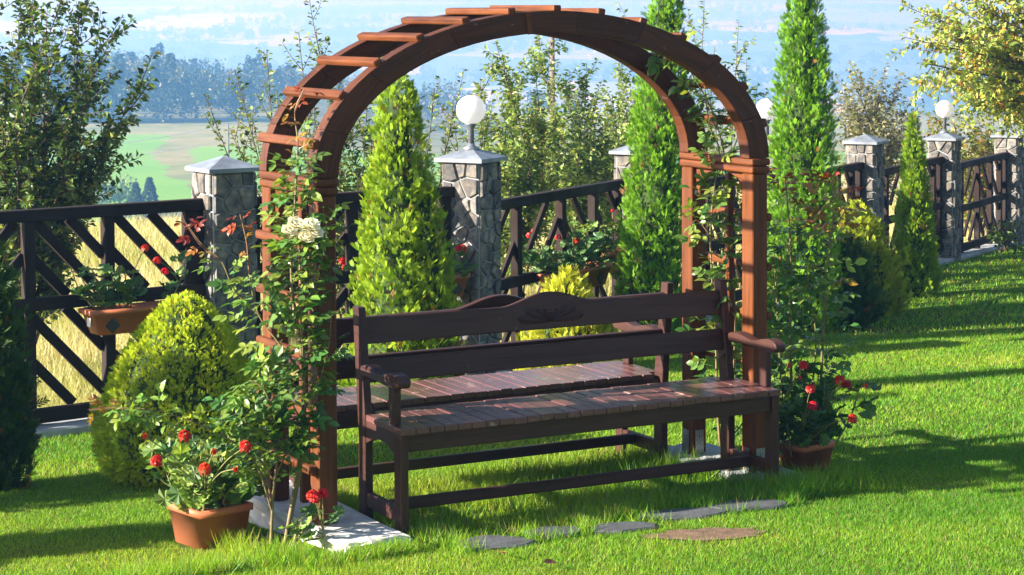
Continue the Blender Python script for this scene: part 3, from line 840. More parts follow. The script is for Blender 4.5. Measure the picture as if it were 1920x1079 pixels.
def rose(label, base, canes, seed, name='climbing_rose', group=None):
    """canes: list of dict(pts world, r, leaves n, u0,u1, kinds [(upto u, kind)], size, spread)"""
    r = random.Random(seed)
    T = thing(name, label, 'rose', base, 0, group); B = np.array(base)
    for c in canes:
        P = curve_pts(c['pts'], c.get('n', 26))-B
        rad = np.linspace(c['r'], c['r']*.35, len(P))
        V, F = tubes([(P, rad)], 6)
        link('cane', mesh('cane', V, F, [M[c.get('mat', 'cane')]], smooth=True), T)
        for i in range(c['leaves']):
            u = c.get('u0', .1)+(c.get('u1', 1.)-c.get('u0', .1))*(i+r.random())/c['leaves']
            f = u*(len(P)-1); k = min(int(f), len(P)-2); p = P[k]+(P[k+1]-P[k])*(f-k)
            tan = unit(P[k+1]-P[k])
            side = rvec(r); side -= tan*(side@tan); side = unit(side)
            bias = np.array(c.get('bias', (0, 0, 0)), float)
            dr = unit(side+tan*.25+bias+np.array([0, 0, r.uniform(-.35, .35)]))
            kind = [kk for lim, kk in c['kinds'] if u <= lim][0]
            if isinstance(kind, tuple): kind = r.choice(kind)
            sz = c.get('size', .12)*r.uniform(.7, 1.15)
            off = dr*c.get('spread', .0)*r.random()
            up = unit(np.array([0, 0, 1.])+rvec(r, .35)+np.array([-.35, -.25, 0]))
            place('leaf', r.choice(RL[kind]), T, p+off, dr, up, sz)
    return T
# --- climbing rose on the near (left) arch side
DEP = 9.75
def A(px, py, d=DEP): return at(px, py, d)
MATURE = ('rose_leaf', 'rose_light')
g0 = ground_at(532, 1030)
R1 = rose('climbing rose with white blooms on the near arch post', (g0[0], g0[1], g0[2]), [
    dict(pts=[A(532, 1032, 9.62), A(550, 930), A(566, 820), A(568, 690), A(564, 560), A(562, 470), A(560, 440)], r=.011, leaves=95, u0=.42, u1=.98, kinds=[(1, MATURE)], size=.118, spread=.05, n=34),
    dict(pts=[A(532, 1035, 9.60), A(548, 960), A(566, 860), A(572, 740), A(560, 620), A(546, 520), A(552, 400), A(556, 330), A(558, 262), A(553, 210), A(570, 168)], r=.009, leaves=116, u0=.30, u1=.74, kinds=[(1, MATURE)], size=.118, spread=.06, n=40),
    dict(pts=[A(552, 400), A(556, 330), A(558, 262), A(553, 210), A(566, 172)], r=.005, leaves=19, u0=.0, u1=.80, kinds=[(.35, 'rose_light'), (.7, ('rose_light', 'rose_bronze')), (1, 'rose_bronze')], size=.095, mat='cane_young'),
    dict(pts=[A(553, 210), A(562, 190), A(572, 172)], r=.004, leaves=6, u0=.2, u1=1, kinds=[(1, 'rose_red')], size=.075, mat='cane_young'),
    dict(pts=[A(566, 700), A(520, 640), A(485, 590), A(468, 520), A(463, 460), A(450, 402)], r=.006, leaves=44, u0=.15, u1=.62, kinds=[(1, MATURE)], size=.12, spread=.08),
    dict(pts=[A(468, 520), A(463, 460), A(456, 425), A(450, 402)], r=.004, leaves=7, u0=.2, u1=1, kinds=[(.55, 'rose_bronze'), (1, 'rose_red')], size=.085, mat='cane_young'),
    dict(pts=[A(485, 590), A(440, 545), A(415, 490), A(380, 460), A(350, 420)], r=.005, leaves=10, u0=.05, u1=.6, kinds=[(1, MATURE)], size=.105, spread=.05),
    dict(pts=[A(415, 490), A(380, 465), A(358, 435), A(346, 414)], r=.0035, leaves=7, u0=.2, u1=1, kinds=[(.5, 'rose_bronze'), (1, 'rose_red')], size=.085, mat='cane_young'),
    dict(pts=[A(584, 760), A(604, 700), A(616, 650), A(622, 590)], r=.004, leaves=14, u0=.1, u1=1, kinds=[(1, 'rose_leaf')], size=.11, spread=.06),
    dict(pts=[A(570, 800), A(540, 740), A(520, 690)], r=.004, leaves=28, u0=.1, u1=1, kinds=[(1, MATURE)], size=.115, spread=.08),
    dict(pts=[A(578, 560), A(600, 500), A(612, 440), A(606, 390)], r=.004, leaves=21, u0=.1, u1=1, kinds=[(1, MATURE)], size=.11, spread=.05),
], 21)
for i, (px, py) in enumerate(((541, 438), (563, 428), (590, 440), (573, 450), (552, 424), (583, 426))):
    p = A(px, py, 9.46)-np.array(R1.location)
    place('bloom', rose_bloom(i), R1, p, (1, .3, .2), unit(np.array([-.75+.2*i/4, -.6, .35+.1*(i % 2)])), .95)
# --- bush rose behind the pot, arching to the left
g1 = ground_at(508, 1018)
rose('bushy rose with an arching cane behind the potted geranium', tuple(g1), [
    dict(pts=[A(508, 1020, 9.6), A(512, 930, 9.6), A(520, 830, 9.6), A(500, 740, 9.6), A(470, 712, 9.6)], r=.008, leaves=98, u0=.40, u1=1, kinds=[(1, MATURE)], size=.115, spread=.10),
    dict(pts=[A(510, 960, 9.6), A(480, 870, 9.55), A(430, 825, 9.5), A(370, 795, 9.5), A(300, 772, 9.5), A(235, 765, 9.5), A(168, 770, 9.5)], r=.005, leaves=44, u0=.30, u1=.88, kinds=[(1, 'rose_light')], size=.105, spread=.02),
    dict(pts=[A(240, 768, 9.5), A(200, 765, 9.5), A(165, 768, 9.5)], r=.003, leaves=7, u0=.2, u1=1, kinds=[(1, 'rose_bronze')], size=.07, mat='cane_young'),
    dict(pts=[A(270, 770, 9.5), A(280, 800, 9.5), A(282, 845, 9.5)], r=.003, leaves=6, u0=.2, u1=1, kinds=[(1, 'rose_light')], size=.08),
    dict(pts=[A(512, 900, 9.6), A(470, 830, 9.6), A(455, 760, 9.6)], r=.005, leaves=61, u0=.3, u1=1, kinds=[(1, MATURE)], size=.11, spread=.08),
    dict(pts=[A(514, 900, 9.65), A(545, 830, 9.65), A(560, 780, 9.65)], r=.005, leaves=51, u0=.3, u1=1, kinds=[(1, ('rose_leaf',))], size=.11, spread=.08),
    dict(pts=[A(512, 980, 9.6), A(500, 900, 9.6), A(470, 850, 9.6)], r=.004, leaves=30, u0=.4, u1=1, kinds=[(1, MATURE)], size=.10, spread=.08),
], 22, 'rose_bush')
# --- rose inside the far (right) arch side
def Bq(px, py, d=11.35): return at(px, py, d)
g2 = ground_at(1352, 838)
rose('climbing rose growing up between the far arch posts', tuple(g2), [
    dict(pts=[Bq(1350, 836), Bq(1345, 760), Bq(1342, 640), Bq(1335, 520), Bq(1332, 430), Bq(1340, 350), Bq(1350, 280)], r=.008, leaves=85, u0=.18, u1=1, kinds=[(1, MATURE)], size=.135, spread=.06, bias=(-.3, -.3, 0), n=34),
    dict(pts=[Bq(1355, 838), Bq(1372, 740), Bq(1378, 600), Bq(1372, 480), Bq(1368, 380), Bq(1360, 300), Bq(1340, 220), Bq(1310, 160), Bq(1270, 100), Bq(1240, 90)], r=.007, leaves=102, u0=.10, u1=1, kinds=[(1, ('rose_leaf', 'rose_light'))], size=.125, spread=.06, n=40),
    dict(pts=[Bq(1360, 320), Bq(1385, 250), Bq(1392, 190), Bq(1380, 120)], r=.004, leaves=19, u0=.1, u1=1, kinds=[(1, MATURE)], size=.105, spread=.03),
    dict(pts=[Bq(1336, 450), Bq(1310, 415), Bq(1295, 420)], r=.004, leaves=7, u0=.1, u1=1, kinds=[(1, 'rose_light')], size=.12, spread=.02),
    dict(pts=[Bq(1350, 280), Bq(1330, 230), Bq(1320, 160), Bq(1300, 120)], r=.004, leaves=26, u0=.1, u1=1, kinds=[(1, MATURE)], size=.11, spread=.06),
    dict(pts=[Bq(1355, 838), Bq(1400, 780, 11.6), Bq(1420, 700, 11.6)], r=.005, leaves=28, u0=.2, u1=1, kinds=[(1, 'rose_leaf')], size=.11, spread=.1),
], 23)
# --- rose bush right of the arch with two red-tipped canes
def Cq(px, py, d=11.5): return at(px, py, d)
g3 = ground_at(1510, 822)
RED = [(.45, 'rose_leaf'), (.72, ('rose_leaf', 'rose_light', 'rose_bronze')), (.91, ('rose_bronze', 'rose_light')), (1, 'rose_red')]
rose('tall rose bush with red young tips right of the arch', tuple(g3), [
    dict(pts=[Cq(1490, 822), Cq(1484, 720), Cq(1482, 600), Cq(1483, 480), Cq(1478, 400), Cq(1472, 330)], r=.009, leaves=65, u0=.2, u1=1, kinds=RED, size=.13, spread=.08, n=34),
    dict(pts=[Cq(1535, 822), Cq(1540, 700), Cq(1546, 580), Cq(1555, 470), Cq(1562, 400), Cq(1558, 328)], r=.009, leaves=58, u0=.2, u1=1, kinds=RED, size=.13, spread=.07, n=34),
    dict(pts=[Cq(1500, 822), Cq(1520, 740), Cq(1530, 640), Cq(1520, 560), Cq(1510, 500)], r=.006, leaves=58, u0=.1, u1=1, kinds=[(1, ('rose_leaf', 'rose_light'))], size=.125, spread=.12),
    dict(pts=[Cq(1480, 822), Cq(1466, 740), Cq(1460, 640), Cq(1455, 540), Cq(1450, 430)], r=.006, leaves=54, u0=.1, u1=1, kinds=[(1, ('rose_leaf', 'rose_light'))], size=.12, spread=.07),
    dict(pts=[Cq(1546, 640), Cq(1580, 660), Cq(1592, 670)], r=.004, leaves=3, u0=.3, u1=1, kinds=[(1, 'rose_leaf')], size=.12),
    dict(pts=[Cq(1556, 440), Cq(1585, 395), Cq(1605, 345)], r=.004, leaves=6, u0=.2, u1=1, kinds=[(.5, 'rose_bronze'), (1, 'rose_red')], size=.10, mat='cane_young'),
    dict(pts=[Cq(1484, 560), Cq(1450, 548), Cq(1432, 552)], r=.003, leaves=3, u0=.3, u1=1, kinds=[(1, 'rose_light')], size=.11),
    dict(pts=[Cq(1483, 430), Cq(1520, 425), Cq(1545, 420)], r=.003, leaves=3, u0=.2, u1=1, kinds=[(1, 'rose_bronze')], size=.10, mat='cane_young'),
], 24, 'rose_bush')

# ------------------------------------------------------------------ planters and geraniums
def planter(name, label, loc, rz, sx, sy, sz, group=None, box=False):
    T = thing(name, label, 'planter', loc, rz, group); m = M['terracotta']; k = .82
    def ring(x, y, z): return [(-x, -y, z), (x, -y, z), (x, y, z), (-x, y, z)]
    a, b = sx/2, sy/2; rows = [ring(a*k, b*k, 0), ring(a*.96, b*.96, sz-.035), ring(a*1.03, b*1.05, sz-.032), ring(a*1.03, b*1.05, sz), ring(a*.9, b*.88, sz), ring(a*.84, b*.84, sz-.06)]
    bm = bmesh.new(); vs = [[bm.verts.new(v) for v in r] for r in rows]
    for r0, r1 in zip(vs[:-1], vs[1:]):
        for i in range(4): bm.faces.new((r0[i], r0[(i+1) % 4], r1[(i+1) % 4], r1[i]))
    bm.faces.new(vs[0][::-1])
    bmesh.ops.bevel(bm, geom=[e for e in bm.edges if len(e.link_faces) == 2 and e.calc_face_angle(0) > .5], offset=.012, segments=3, affect='EDGES')
    me = bpy.data.meshes.new('body'); bm.to_mesh(me); bm.free(); me.materials.append(m)
    me.polygons.foreach_set('use_smooth', np.ones(len(me.polygons), bool))
    link('body', me, T)
    link('soil', boxmesh(sx*.82, sy*.82, .03, M['potsoil'], .004), T, loc=(0, 0, sz-.05))
    if box:
        for s in (-1, 1):
            o = link('holder_clip', boxmesh(.075, .012, .075, M['black'], .004), T); o.matrix_local = Matrix.Translation((s*sx*.30, -sy/2*.93, sz*.36))@Matrix.Rotation(math.radians(45), 4, 'Y')
        link('price_sticker', boxmesh(.004, .05, .06, M['white_sticker'], 0), T, loc=(-a*.95, 0, sz*.5))
    return T
def geranium(label, loc, rz, sx, sy, height, nstem, nleaf, flowers, seed, kinds=('ger_leaf',), lean=(0, 0), lsize=.06, group=None, spread=1.):
    """flowers: local (x, y, z, big)"""
    r = random.Random(seed); T = thing('geranium', label, 'geranium', loc, rz, group)
    lines = []; tips = []
    for i in range(nstem):
        b = np.array([r.uniform(-.42, .42)*sx, r.uniform(-.36, .36)*sy, -.03]); h = height*r.uniform(.45, 1.0)
        t = b+np.array([b[0]*.7*spread+lean[0]+r.gauss(0, .05), b[1]*.8*spread+lean[1]+r.gauss(0, .05), h])
        mid = (b+t)/2+np.array([r.gauss(0, .03), r.gauss(0, .03), 0]); P = curve_pts([b, mid, t], 8); lines.append((P, np.linspace(.006, .0035, 8))); tips.append(P)
    per = max(1, nleaf//nstem)
    for P in tips:
        for k in range(per):
            u = r.uniform(.2, 1)**.8*(len(P)-1); i = min(int(u), len(P)-2); p = P[i]+(P[i+1]-P[i])*(u-i)
            out = np.array([r.gauss(0, 1), r.gauss(0, 1), r.uniform(-.1, .7)]); out = unit(out); q = p+out*r.uniform(.04, .10)
            lines.append((np.array([p, (p+q)/2+np.array([0, 0, -.006]), q]), .0018))
            up = unit(np.array([-.45, -.2, .9])+rvec(r, .4))
            place('leaf', r.choice(GL[r.choice(kinds)]), T, q, out, up, lsize*r.uniform(.6, 1.15))
    for (x, y, z, big) in flowers:
        f = np.array([x, y, z]); b = min((P[len(P)//2] for P in tips), key=lambda c: np.linalg.norm(c-f))
        lines.append((curve_pts([b, (b+f)/2+np.array([0, 0, .03]), f], 8), .0028))
        place('flower_head', GF[3] if not big else r.choice(GF[:3]), T, f, (1, 0, 0), unit(np.array([r.gauss(0, .3), r.gauss(0, .3)-.2, 1])), .88 if big else .8)
    V, F = tubes(lines, 5); link('stems', mesh('stems', V, F, [M['stem']], smooth=True), T)
    return T
def loc_of(px, py, d, T, rz):
    """local coordinates of a point seen in the photograph for a thing at T turned by rz"""
    v = at(px, py, d)-np.array(T); c, s = math.cos(-rz), math.sin(-rz); return np.array([v[0]*c-v[1]*s, v[0]*s+v[1]*c, v[2]])
# pot on the lawn at the left
gp = ground_at(398, 1030); rzp = math.radians(11)
planter('planter', 'terracotta planter on the lawn at the foot of the near arch side', (gp[0]+.04, gp[1]+.13, gp[2]+.0), rzp, .29, .28, .19)
tp = (gp[0]+.04, gp[1]+.13, gp[2]+.155)
fl = [tuple(loc_of(x, y, d, tp, rzp))+(b,) for x, y, d, b in ((294, 865, 9.3, 1), (384, 880, 9.25, 1), (346, 818, 9.4, 1), (270, 818, 9.3, 0), (460, 838, 9.35, 1), (400, 848, 9.4, 0), (440, 880, 9.35, 0))]
geranium('geranium with pale green leaves and red flowers in the lawn planter', tp, rzp, .27, .26, .36, 26, 290, fl, 31, ('ger_leaf', 'ger_leaf', 'ger_dark'), lsize=.085, spread=1.0)
# lone red bloom by the arch foot belongs to a small plant on the pad
gq = at(560, 985, 9.75); tq = (gq[0], gq[1], -.02)
geranium('small geranium with one bright red bloom before the near arch post', tq, 0, .10, .08, .16, 5, 16, [tuple(loc_of(586, 930, 9.6, tq, 0))+(1,), tuple(loc_of(604, 928, 9.6, tq, 0))+(1,), tuple(loc_of(592, 934, 9.58, tq, 0))+(1,)], 32, ('ger_dark', 'ger_leaf'), lsize=.08)
# pot on the right
gr = ground_at(1532, 886); rzr = math.radians(12)
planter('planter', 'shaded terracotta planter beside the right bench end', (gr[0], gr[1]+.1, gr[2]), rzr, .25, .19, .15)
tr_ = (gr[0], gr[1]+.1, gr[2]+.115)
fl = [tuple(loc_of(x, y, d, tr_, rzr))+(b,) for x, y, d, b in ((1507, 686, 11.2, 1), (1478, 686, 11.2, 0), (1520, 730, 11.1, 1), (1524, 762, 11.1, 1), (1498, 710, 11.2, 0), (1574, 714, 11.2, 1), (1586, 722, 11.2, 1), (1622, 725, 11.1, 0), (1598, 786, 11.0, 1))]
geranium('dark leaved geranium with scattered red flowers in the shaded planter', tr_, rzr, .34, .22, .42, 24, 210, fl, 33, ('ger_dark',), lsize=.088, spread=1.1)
# boxes hung on the fence
def fence_box(px, py, a, b, ln, label, glabel, seed, kinds, fl_px, hgt, nl, out=.16, hz=.17, sd=None):
    u = u_at(px, a, b); dr = unit(b-a); nrm = np.array([dr[1], -dr[0]]); p = a+dr*u+nrm*out
    wd = HR*dr[0]+HF*dr[1]; rz = math.atan2(wd[1], wd[0]); d = p[1]
    # height from the picture row at that distance
    q = at(px, py, d); T = cw(p[0], p[1], q[2])
    planter('flower_box', label, tuple(T), rz, ln, .19, hz, 'terracotta flower boxes hung on the fence', True)
    t2 = (T[0], T[1], T[2]+hz-.035)
    f = [tuple(loc_of(x, y, d-.05, t2, rz))+(b_,) for x, y, b_ in fl_px]
    geranium(glabel, t2, rz, ln, .15, hgt, max(8, nl//9), nl, f, seed, kinds, lsize=.085, group='geraniums in the fence boxes')
fence_box(232, 622, P0, P1, .74, 'long terracotta flower box on the left fence panel', 'straggling geranium with three red flowers in the left fence box', 41, ('ger_leaf', 'ger_dark'), ((272, 466, 1), (294, 489, 1), (308, 510, 1)), .40, 78)
fence_box(1045, 545, P2, P2+PSTEP, .95, 'terracotta flower box on the fence in the middle of the arch opening', 'bushy dark geranium with red flowers in the middle fence box', 42, ('ger_dark',), ((1002, 434, 1), (992, 442, 1), (1046, 446, 1), (1080, 452, 1), (1088, 474, 1)), .34, 170)
fence_box(1132, 508, P2, P2+PSTEP, .55, 'smaller terracotta flower box beside the columnar thuja', 'yellow green geranium with red flowers beside the columnar thuja', 43, ('ger_leaf',), ((1112, 465, 1), (1122, 478, 1), (1148, 396, 0), (1116, 482, 1)), .34, 90)
fence_box(790, 560, P1, P2, .5, 'terracotta flower box hidden behind the conical golden thuja', 'geranium with red flowers showing either side of the conical golden thuja', 44, ('ger_dark',), ((858, 467, 1), (868, 466, 1), (642, 490, 1), (648, 502, 1)), .26, 60)

# ------------------------------------------------------------------ thujas and clipped shrubs
def spray_template(ns=8):
    """flat fan of branchlets: u along, v across; kites"""
    K = [((0, 0), (1, 0), .045)]
    for i in range(ns):
        u = .10+.75*i/ns; s = 1 if i % 2 else -1; ln = .52*(1-.5*u); a = .58
        K.append(((u, 0), (u+ln*math.cos(a), s*ln*math.sin(a)), .052))
    V = []; F = []
    for p, q, w_ in K:
        p = np.array(p); q = np.array(q); t = unit(q-p); n_ = np.array([-t[1], t[0]]); m = p+(q-p)*.55; b = len(V)
        V += [p, m+n_*w_, q, m-n_*w_]; F.append((b, b+1, b+2, b+3))
    return np.array(V), np.array(F)
SP_V, SP_F = spray_template()
def sprays(P, A_, Bv, Lg, col, tipcol, tipamt):
    n = len(P); k = len(SP_V)
    u = SP_V[:, 0]; v = SP_V[:, 1]; C_ = np.cross(A_, Bv)
    bend = -.18*u*u
    V = P[:, None]+Lg[:, None, None]*(A_[:, None]*u[None, :, None]+Bv[:, None]*v[None, :, None]+C_[:, None]*bend[None, :, None])
    F = (SP_F[None]+(np.arange(n)*k)[:, None, None]).reshape(-1, 4)
    tm = np.clip(u, 0, 1)[None, :, None]*tipamt[:, None, None]
    c = col[:, None]*(1-tm)+tipcol[:, None]*tm
    return V.reshape(-1, 3), F, c.reshape(-1, 3)
def conifer(name, label, base, lobes, n, slen, pal, tip, seed, group=None, cat='thuja', patch=.3, brown=.02, lump=.13, shear=False, brown_low=0):
    """lobes: (dx, dy, height, radius, profile fn, lean x, lean y, share)"""
    r = np.random.default_rng(seed)
    T = thing(name, label, cat, base, 0, group)
    Vs, Fs, Cs, b = [], [], [], 0; cores = []
    tot = sum(l[7] for l in lobes)
    for (dx, dy, h, R, prof, lx, ly, sh) in lobes:
        m = int(n*sh/tot*1.6)
        t = r.random(m); keep = r.random(m) < (prof(t)+.12)/(prof(np.linspace(0, 1, 50)).max()+.12); t = t[keep][:int(n*sh/tot)]; m = len(t)
        ph = r.random(m)*2*math.pi
        csz = slen*(.66 if not shear else .5); nc = max(20, m//(7 if not shear else 6)); ci = r.integers(0, nc, m); tc = t[:nc]; pc = ph[:nc].copy()
        rloc = np.maximum(prof(tc[ci])*R, .03)
        t = np.clip(tc[ci]+r.normal(0, csz*.9, m)/h, 0, 1); ph = pc[ci]+r.normal(0, csz*.75, m)/rloc
        coff = r.normal(0, .075 if not shear else .012, nc)[ci]; ctint = r.uniform(.72, 1.28, nc)[ci][:, None]; ctilt = r.normal(0, .28, (nc, 3))[ci]
        rr = prof(t)*R*(1+coff)
        s1, s2, s3 = r.random(3)*6.28
        lumps = 1+lump*(np.sin(3*ph+9*t*h+s1)*np.sin(5*t*h*2+s2)+.7*np.sin(7*ph-11*t*h+s3)+.5*np.sin(13*ph+23*t*h))
        fr = 1-.30*r.random(m)**2.2 if not shear else 1-.16*r.random(m)**2
        rad = rr*lumps*fr
        outw = np.stack([np.cos(ph), np.sin(ph), np.zeros(m)], 1)
        P = np.stack([dx+lx*t+rad*outw[:, 0], dy+ly*t+rad*outw[:, 1], t*h], 1)
        up = np.array([0, 0, 1.])
        if shear:
            dt = .02; slope = (prof(np.clip(t+dt, 0, 1))-prof(np.clip(t-dt, 0, 1)))*R/(2*dt*h)
            nrm = unit(outw-up*slope[:, None]); A_ = unit(nrm*.8+up*.5+r.normal(0, .45, (m, 3)))
        else: A_ = unit(outw*.50+up*1.0+ctilt+r.normal(0, .24, (m, 3)))
        Bv = unit(np.cross(A_, r.normal(0, 1, (m, 3))+outw*.1))
        Lg = slen*(.45+1.05*r.random(m)**1.4) if not shear else slen*r.uniform(.7, 1.15, m)
        pn = (np.sin(4*ph+7*t*h+s2)+np.sin(9*t*h-3*ph+s1)+r.normal(0, .7, m))/2
        mixv = np.clip(.5+pn*patch, 0, 1)[:, None]
        col = pal[0]*(1-mixv)+pal[1]*mixv
        col = col*r.uniform(.82, 1.18, (m, 1))*ctint
        tipc = np.broadcast_to(tip, (m, 3))*r.uniform(.8, 1.2, (m, 1))
        bp = brown+brown_low*np.exp(-((t-.22)/.14)**2)*(np.sin(3*ph+s3) > .2)
        isb = r.random(m) < bp
        col = np.where(isb[:, None], np.array([.24, .11, .035])*r.uniform(.7, 1.3, (m, 1)), col); tipc = np.where(isb[:, None], np.array([.30, .15, .04]), tipc)
        V, F, C_ = sprays(P, A_, Bv, Lg, col, tipc, r.uniform(.3, 1, m))
        Vs.append(V); Fs.append(F+b); Cs.append(C_); b += len(V)
        # opaque core; the shade between the sprays is put into its dark colour
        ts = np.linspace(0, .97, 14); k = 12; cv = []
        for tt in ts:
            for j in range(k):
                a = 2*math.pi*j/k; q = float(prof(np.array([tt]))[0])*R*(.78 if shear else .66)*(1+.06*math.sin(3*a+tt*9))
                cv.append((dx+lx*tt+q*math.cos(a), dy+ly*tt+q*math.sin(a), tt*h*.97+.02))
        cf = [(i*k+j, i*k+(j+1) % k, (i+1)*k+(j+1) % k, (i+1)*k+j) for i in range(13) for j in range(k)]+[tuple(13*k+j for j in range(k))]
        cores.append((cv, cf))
    link('crown', mesh('crown', np.concatenate(Vs), np.concatenate(Fs), [M['needle']], np.clip(np.concatenate(Cs), 0, 1)), T)
    cv = []; cf = []
    for v, f in cores:
        o = len(cv); cv += v; cf += [tuple(i+o for i in q) for q in f]
    link('shade_core', mesh('shade_core', cv, cf, [M['crown_core']], smooth=True), T)
    V, F = tubes([(np.array([[0, 0, -.15], [0, 0, lobes[0][2]*.5]]), np.array([lobes[0][3]*.12, lobes[0][3]*.06]))], 8)
    link('trunk', mesh('trunk', V, F, [M['bark']]), T)
    return T
def col3(*c): return np.array(c, float)
def cone(top=.12, p=.9, base=.9):
    return lambda t: (top+(1-top)*(1-t)**p)*np.minimum(1, base+(1-base)*np.clip(t/.12, 0, 1))*np.sqrt(np.clip((1-t)/.06, 0, 1)).clip(0, 1)
def colu(p=.55, base=.8, sh=1.0):
    return lambda t: np.clip((1-t)*sh, 0, 1)**p*np.minimum(1, base+(1-base)*np.clip(t/.15, 0, 1))
def dome():
    def f(t):
        up = np.clip((t-.22)/.78, 0, 1); lo = np.clip(t/.22, 0, 1)
        return np.where(t < .22, .62+.38*np.sin(lo*math.pi/2), np.clip(1-up**1.55, 0, 1)**.66)
    return f
def gpos(px, d, dz=0):
    l = (px-960)/F_PX*d; return cw(l, d, lz(l, d)+dz)
def ztop(py, d, base): return float(CAM[2]-(py-18)/F_PX*d-base[2])
def wpx(n, d): return n/F_PX*d
GREEN = (col3(.09, .20, .010), col3(.19, .33, .014)); GTIP = col3(.30, .43, .02)
GOLD = (col3(.13, .19, .012), col3(.30, .33, .022)); GOLDT = col3(.46, .44, .035)
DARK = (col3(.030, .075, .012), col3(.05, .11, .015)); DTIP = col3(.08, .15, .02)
rtv = RT[:2]
# conical golden thuja seen through the arch, with a second leader
d = 13.7; b = gpos(745, d, -.02); h = ztop(147, d, b); R_ = wpx(112, d)
x2 = wpx(62, d); h2 = ztop(335, d, b)
conifer('conical_thuja', 'golden green conical thuja with a second leader seen through the arch', b,
        [(0, 0, h, R_, cone(.26, 1.05), rtv[0]*.0, rtv[1]*.0, 1.), (x2*rtv[0]-.05*HF[0], x2*rtv[1]-.05*HF[1], h2, R_*.62, cone(.16, .8), -.04*rtv[0], -.04*rtv[1], .4)],
        14500, .052, (col3(.09, .25, .010), col3(.26, .39, .016)), col3(.36, .48, .025), 51, 'thujas along the fence', brown=.03, brown_low=.22, lump=.15)
# columnar thuja inside the arch, right
d = 17.0; b = gpos(1214, d, -.02); h = ztop(-55, d, b); R_ = wpx(62, d); lean = wpx(38, d)
conifer('columnar_thuja', 'columnar green thuja seen through the arch before its far posts', b, [(0, 0, h, R_, colu(.42, .85, 1.25), lean*rtv[0], lean*rtv[1], 1)], 13500, .052, (col3(.06, .19, .008), col3(.14, .32, .012)), col3(.23, .43, .02), 52, 'thujas along the fence')
# tall thuja right of the arch
d = 18.3; b = gpos(1503, d, -.02); h = ztop(-42, d, b); R_ = wpx(68, d)
conifer('columnar_thuja', 'tall dense green thuja standing right of the arch', b, [(0, 0, h, R_, colu(.40, .85, 1.15), wpx(4, d)*rtv[0], wpx(4, d)*rtv[1], 1)], 14500, .053, (col3(.065, .20, .008), col3(.15, .34, .012)), col3(.23, .44, .02), 53, 'thujas along the fence')
# small cone at the right
d = 21.5; b = gpos(1719, d, -.02); h = ztop(224, d, b); R_ = wpx(42, d)
conifer('conical_thuja', 'small pointed green thuja on the lawn before the far lamp pillar', b, [(0, 0, h, R_, cone(.08, .75, .9), wpx(-6, d)*rtv[0], wpx(-6, d)*rtv[1], 1)], 6500, .060, GREEN, GTIP, 54, 'thujas along the fence', lump=.09)
# golden egg-shaped shrub and its dark neighbour
d = 19.6; b = gpos(1632, d, -.02); h = ztop(392, d, b); R_ = wpx(66, d)
conifer('golden_shrub', 'golden egg shaped conifer shrub beside the small pointed thuja', b, [(0, 0, h, R_, dome(), wpx(-26, d)*rtv[0], wpx(-26, d)*rtv[1], 1)], 3800, .07, (col3(.13, .24, .012), col3(.30, .38, .02)), col3(.46, .49, .03), 55, 'clipped conifer shrubs', 'shrub')
d = 18.6; b = gpos(1585, d, -.02); h = ztop(455, d, b); R_ = wpx(62, d)
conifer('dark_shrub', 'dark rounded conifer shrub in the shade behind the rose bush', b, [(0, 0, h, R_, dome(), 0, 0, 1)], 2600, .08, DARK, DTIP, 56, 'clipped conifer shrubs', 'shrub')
# golden globe behind the benches
d = 13.4; b = gpos(1062, d, -.02); h = ztop(519, d, b); R_ = wpx(98, d)
conifer('golden_shrub', 'bright yellow globe conifer behind the two benches', b, [(0, 0, h, R_, dome(), 0, 0, 1)], 3600, .062, (col3(.22, .31, .014), col3(.44, .46, .03)), col3(.58, .56, .045), 57, 'clipped conifer shrubs', 'shrub')
# big dome left
d = 11.9; b = gpos(332, d, -.02); h = ztop(553, d, b); R_ = wpx(160, d)
conifer('golden_shrub', 'large yellow green dome shaped conifer on the lawn left of the arch', b, [(0, 0, h, R_, dome(), wpx(12, d)*rtv[0], wpx(12, d)*rtv[1], 1)], 17000, .036, (col3(.21, .38, .014), col3(.43, .55, .022)), col3(.66, .72, .04), 58, 'clipped conifer shrubs', 'shrub', lump=.045, shear=True)
# dark thuja at the left edge; unseen thujas added beyond it for their shadows
d = 11.7; b = gpos(-26, d, -.02); h = ztop(455, d, b); R_ = wpx(64, d)
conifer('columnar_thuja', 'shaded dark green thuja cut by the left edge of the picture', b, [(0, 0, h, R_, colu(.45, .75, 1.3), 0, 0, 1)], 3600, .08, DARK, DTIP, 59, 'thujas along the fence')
for i, (l, d, h, R_) in enumerate(((-4.78, 10.58, 2.0, .34), (-4.55, 9.28, 1.75, .34), (-5.6, 8.85, 2.3, .36))):
    b = cw(l, d, lz(l, d)-.02)
    conifer('columnar_thuja', ('tall unseen thuja added beyond the left edge to shade the dome shrub', 'short unseen thuja added beyond the lower left edge to shade the lawn', 'middle sized unseen thuja added farthest left to shade the lawn')[i], b, [(0, 0, h, R_, colu(.5, .8, 1.3), 0, 0, 1)], 900, .15, DARK, DTIP, 70+i, 'thujas along the fence')

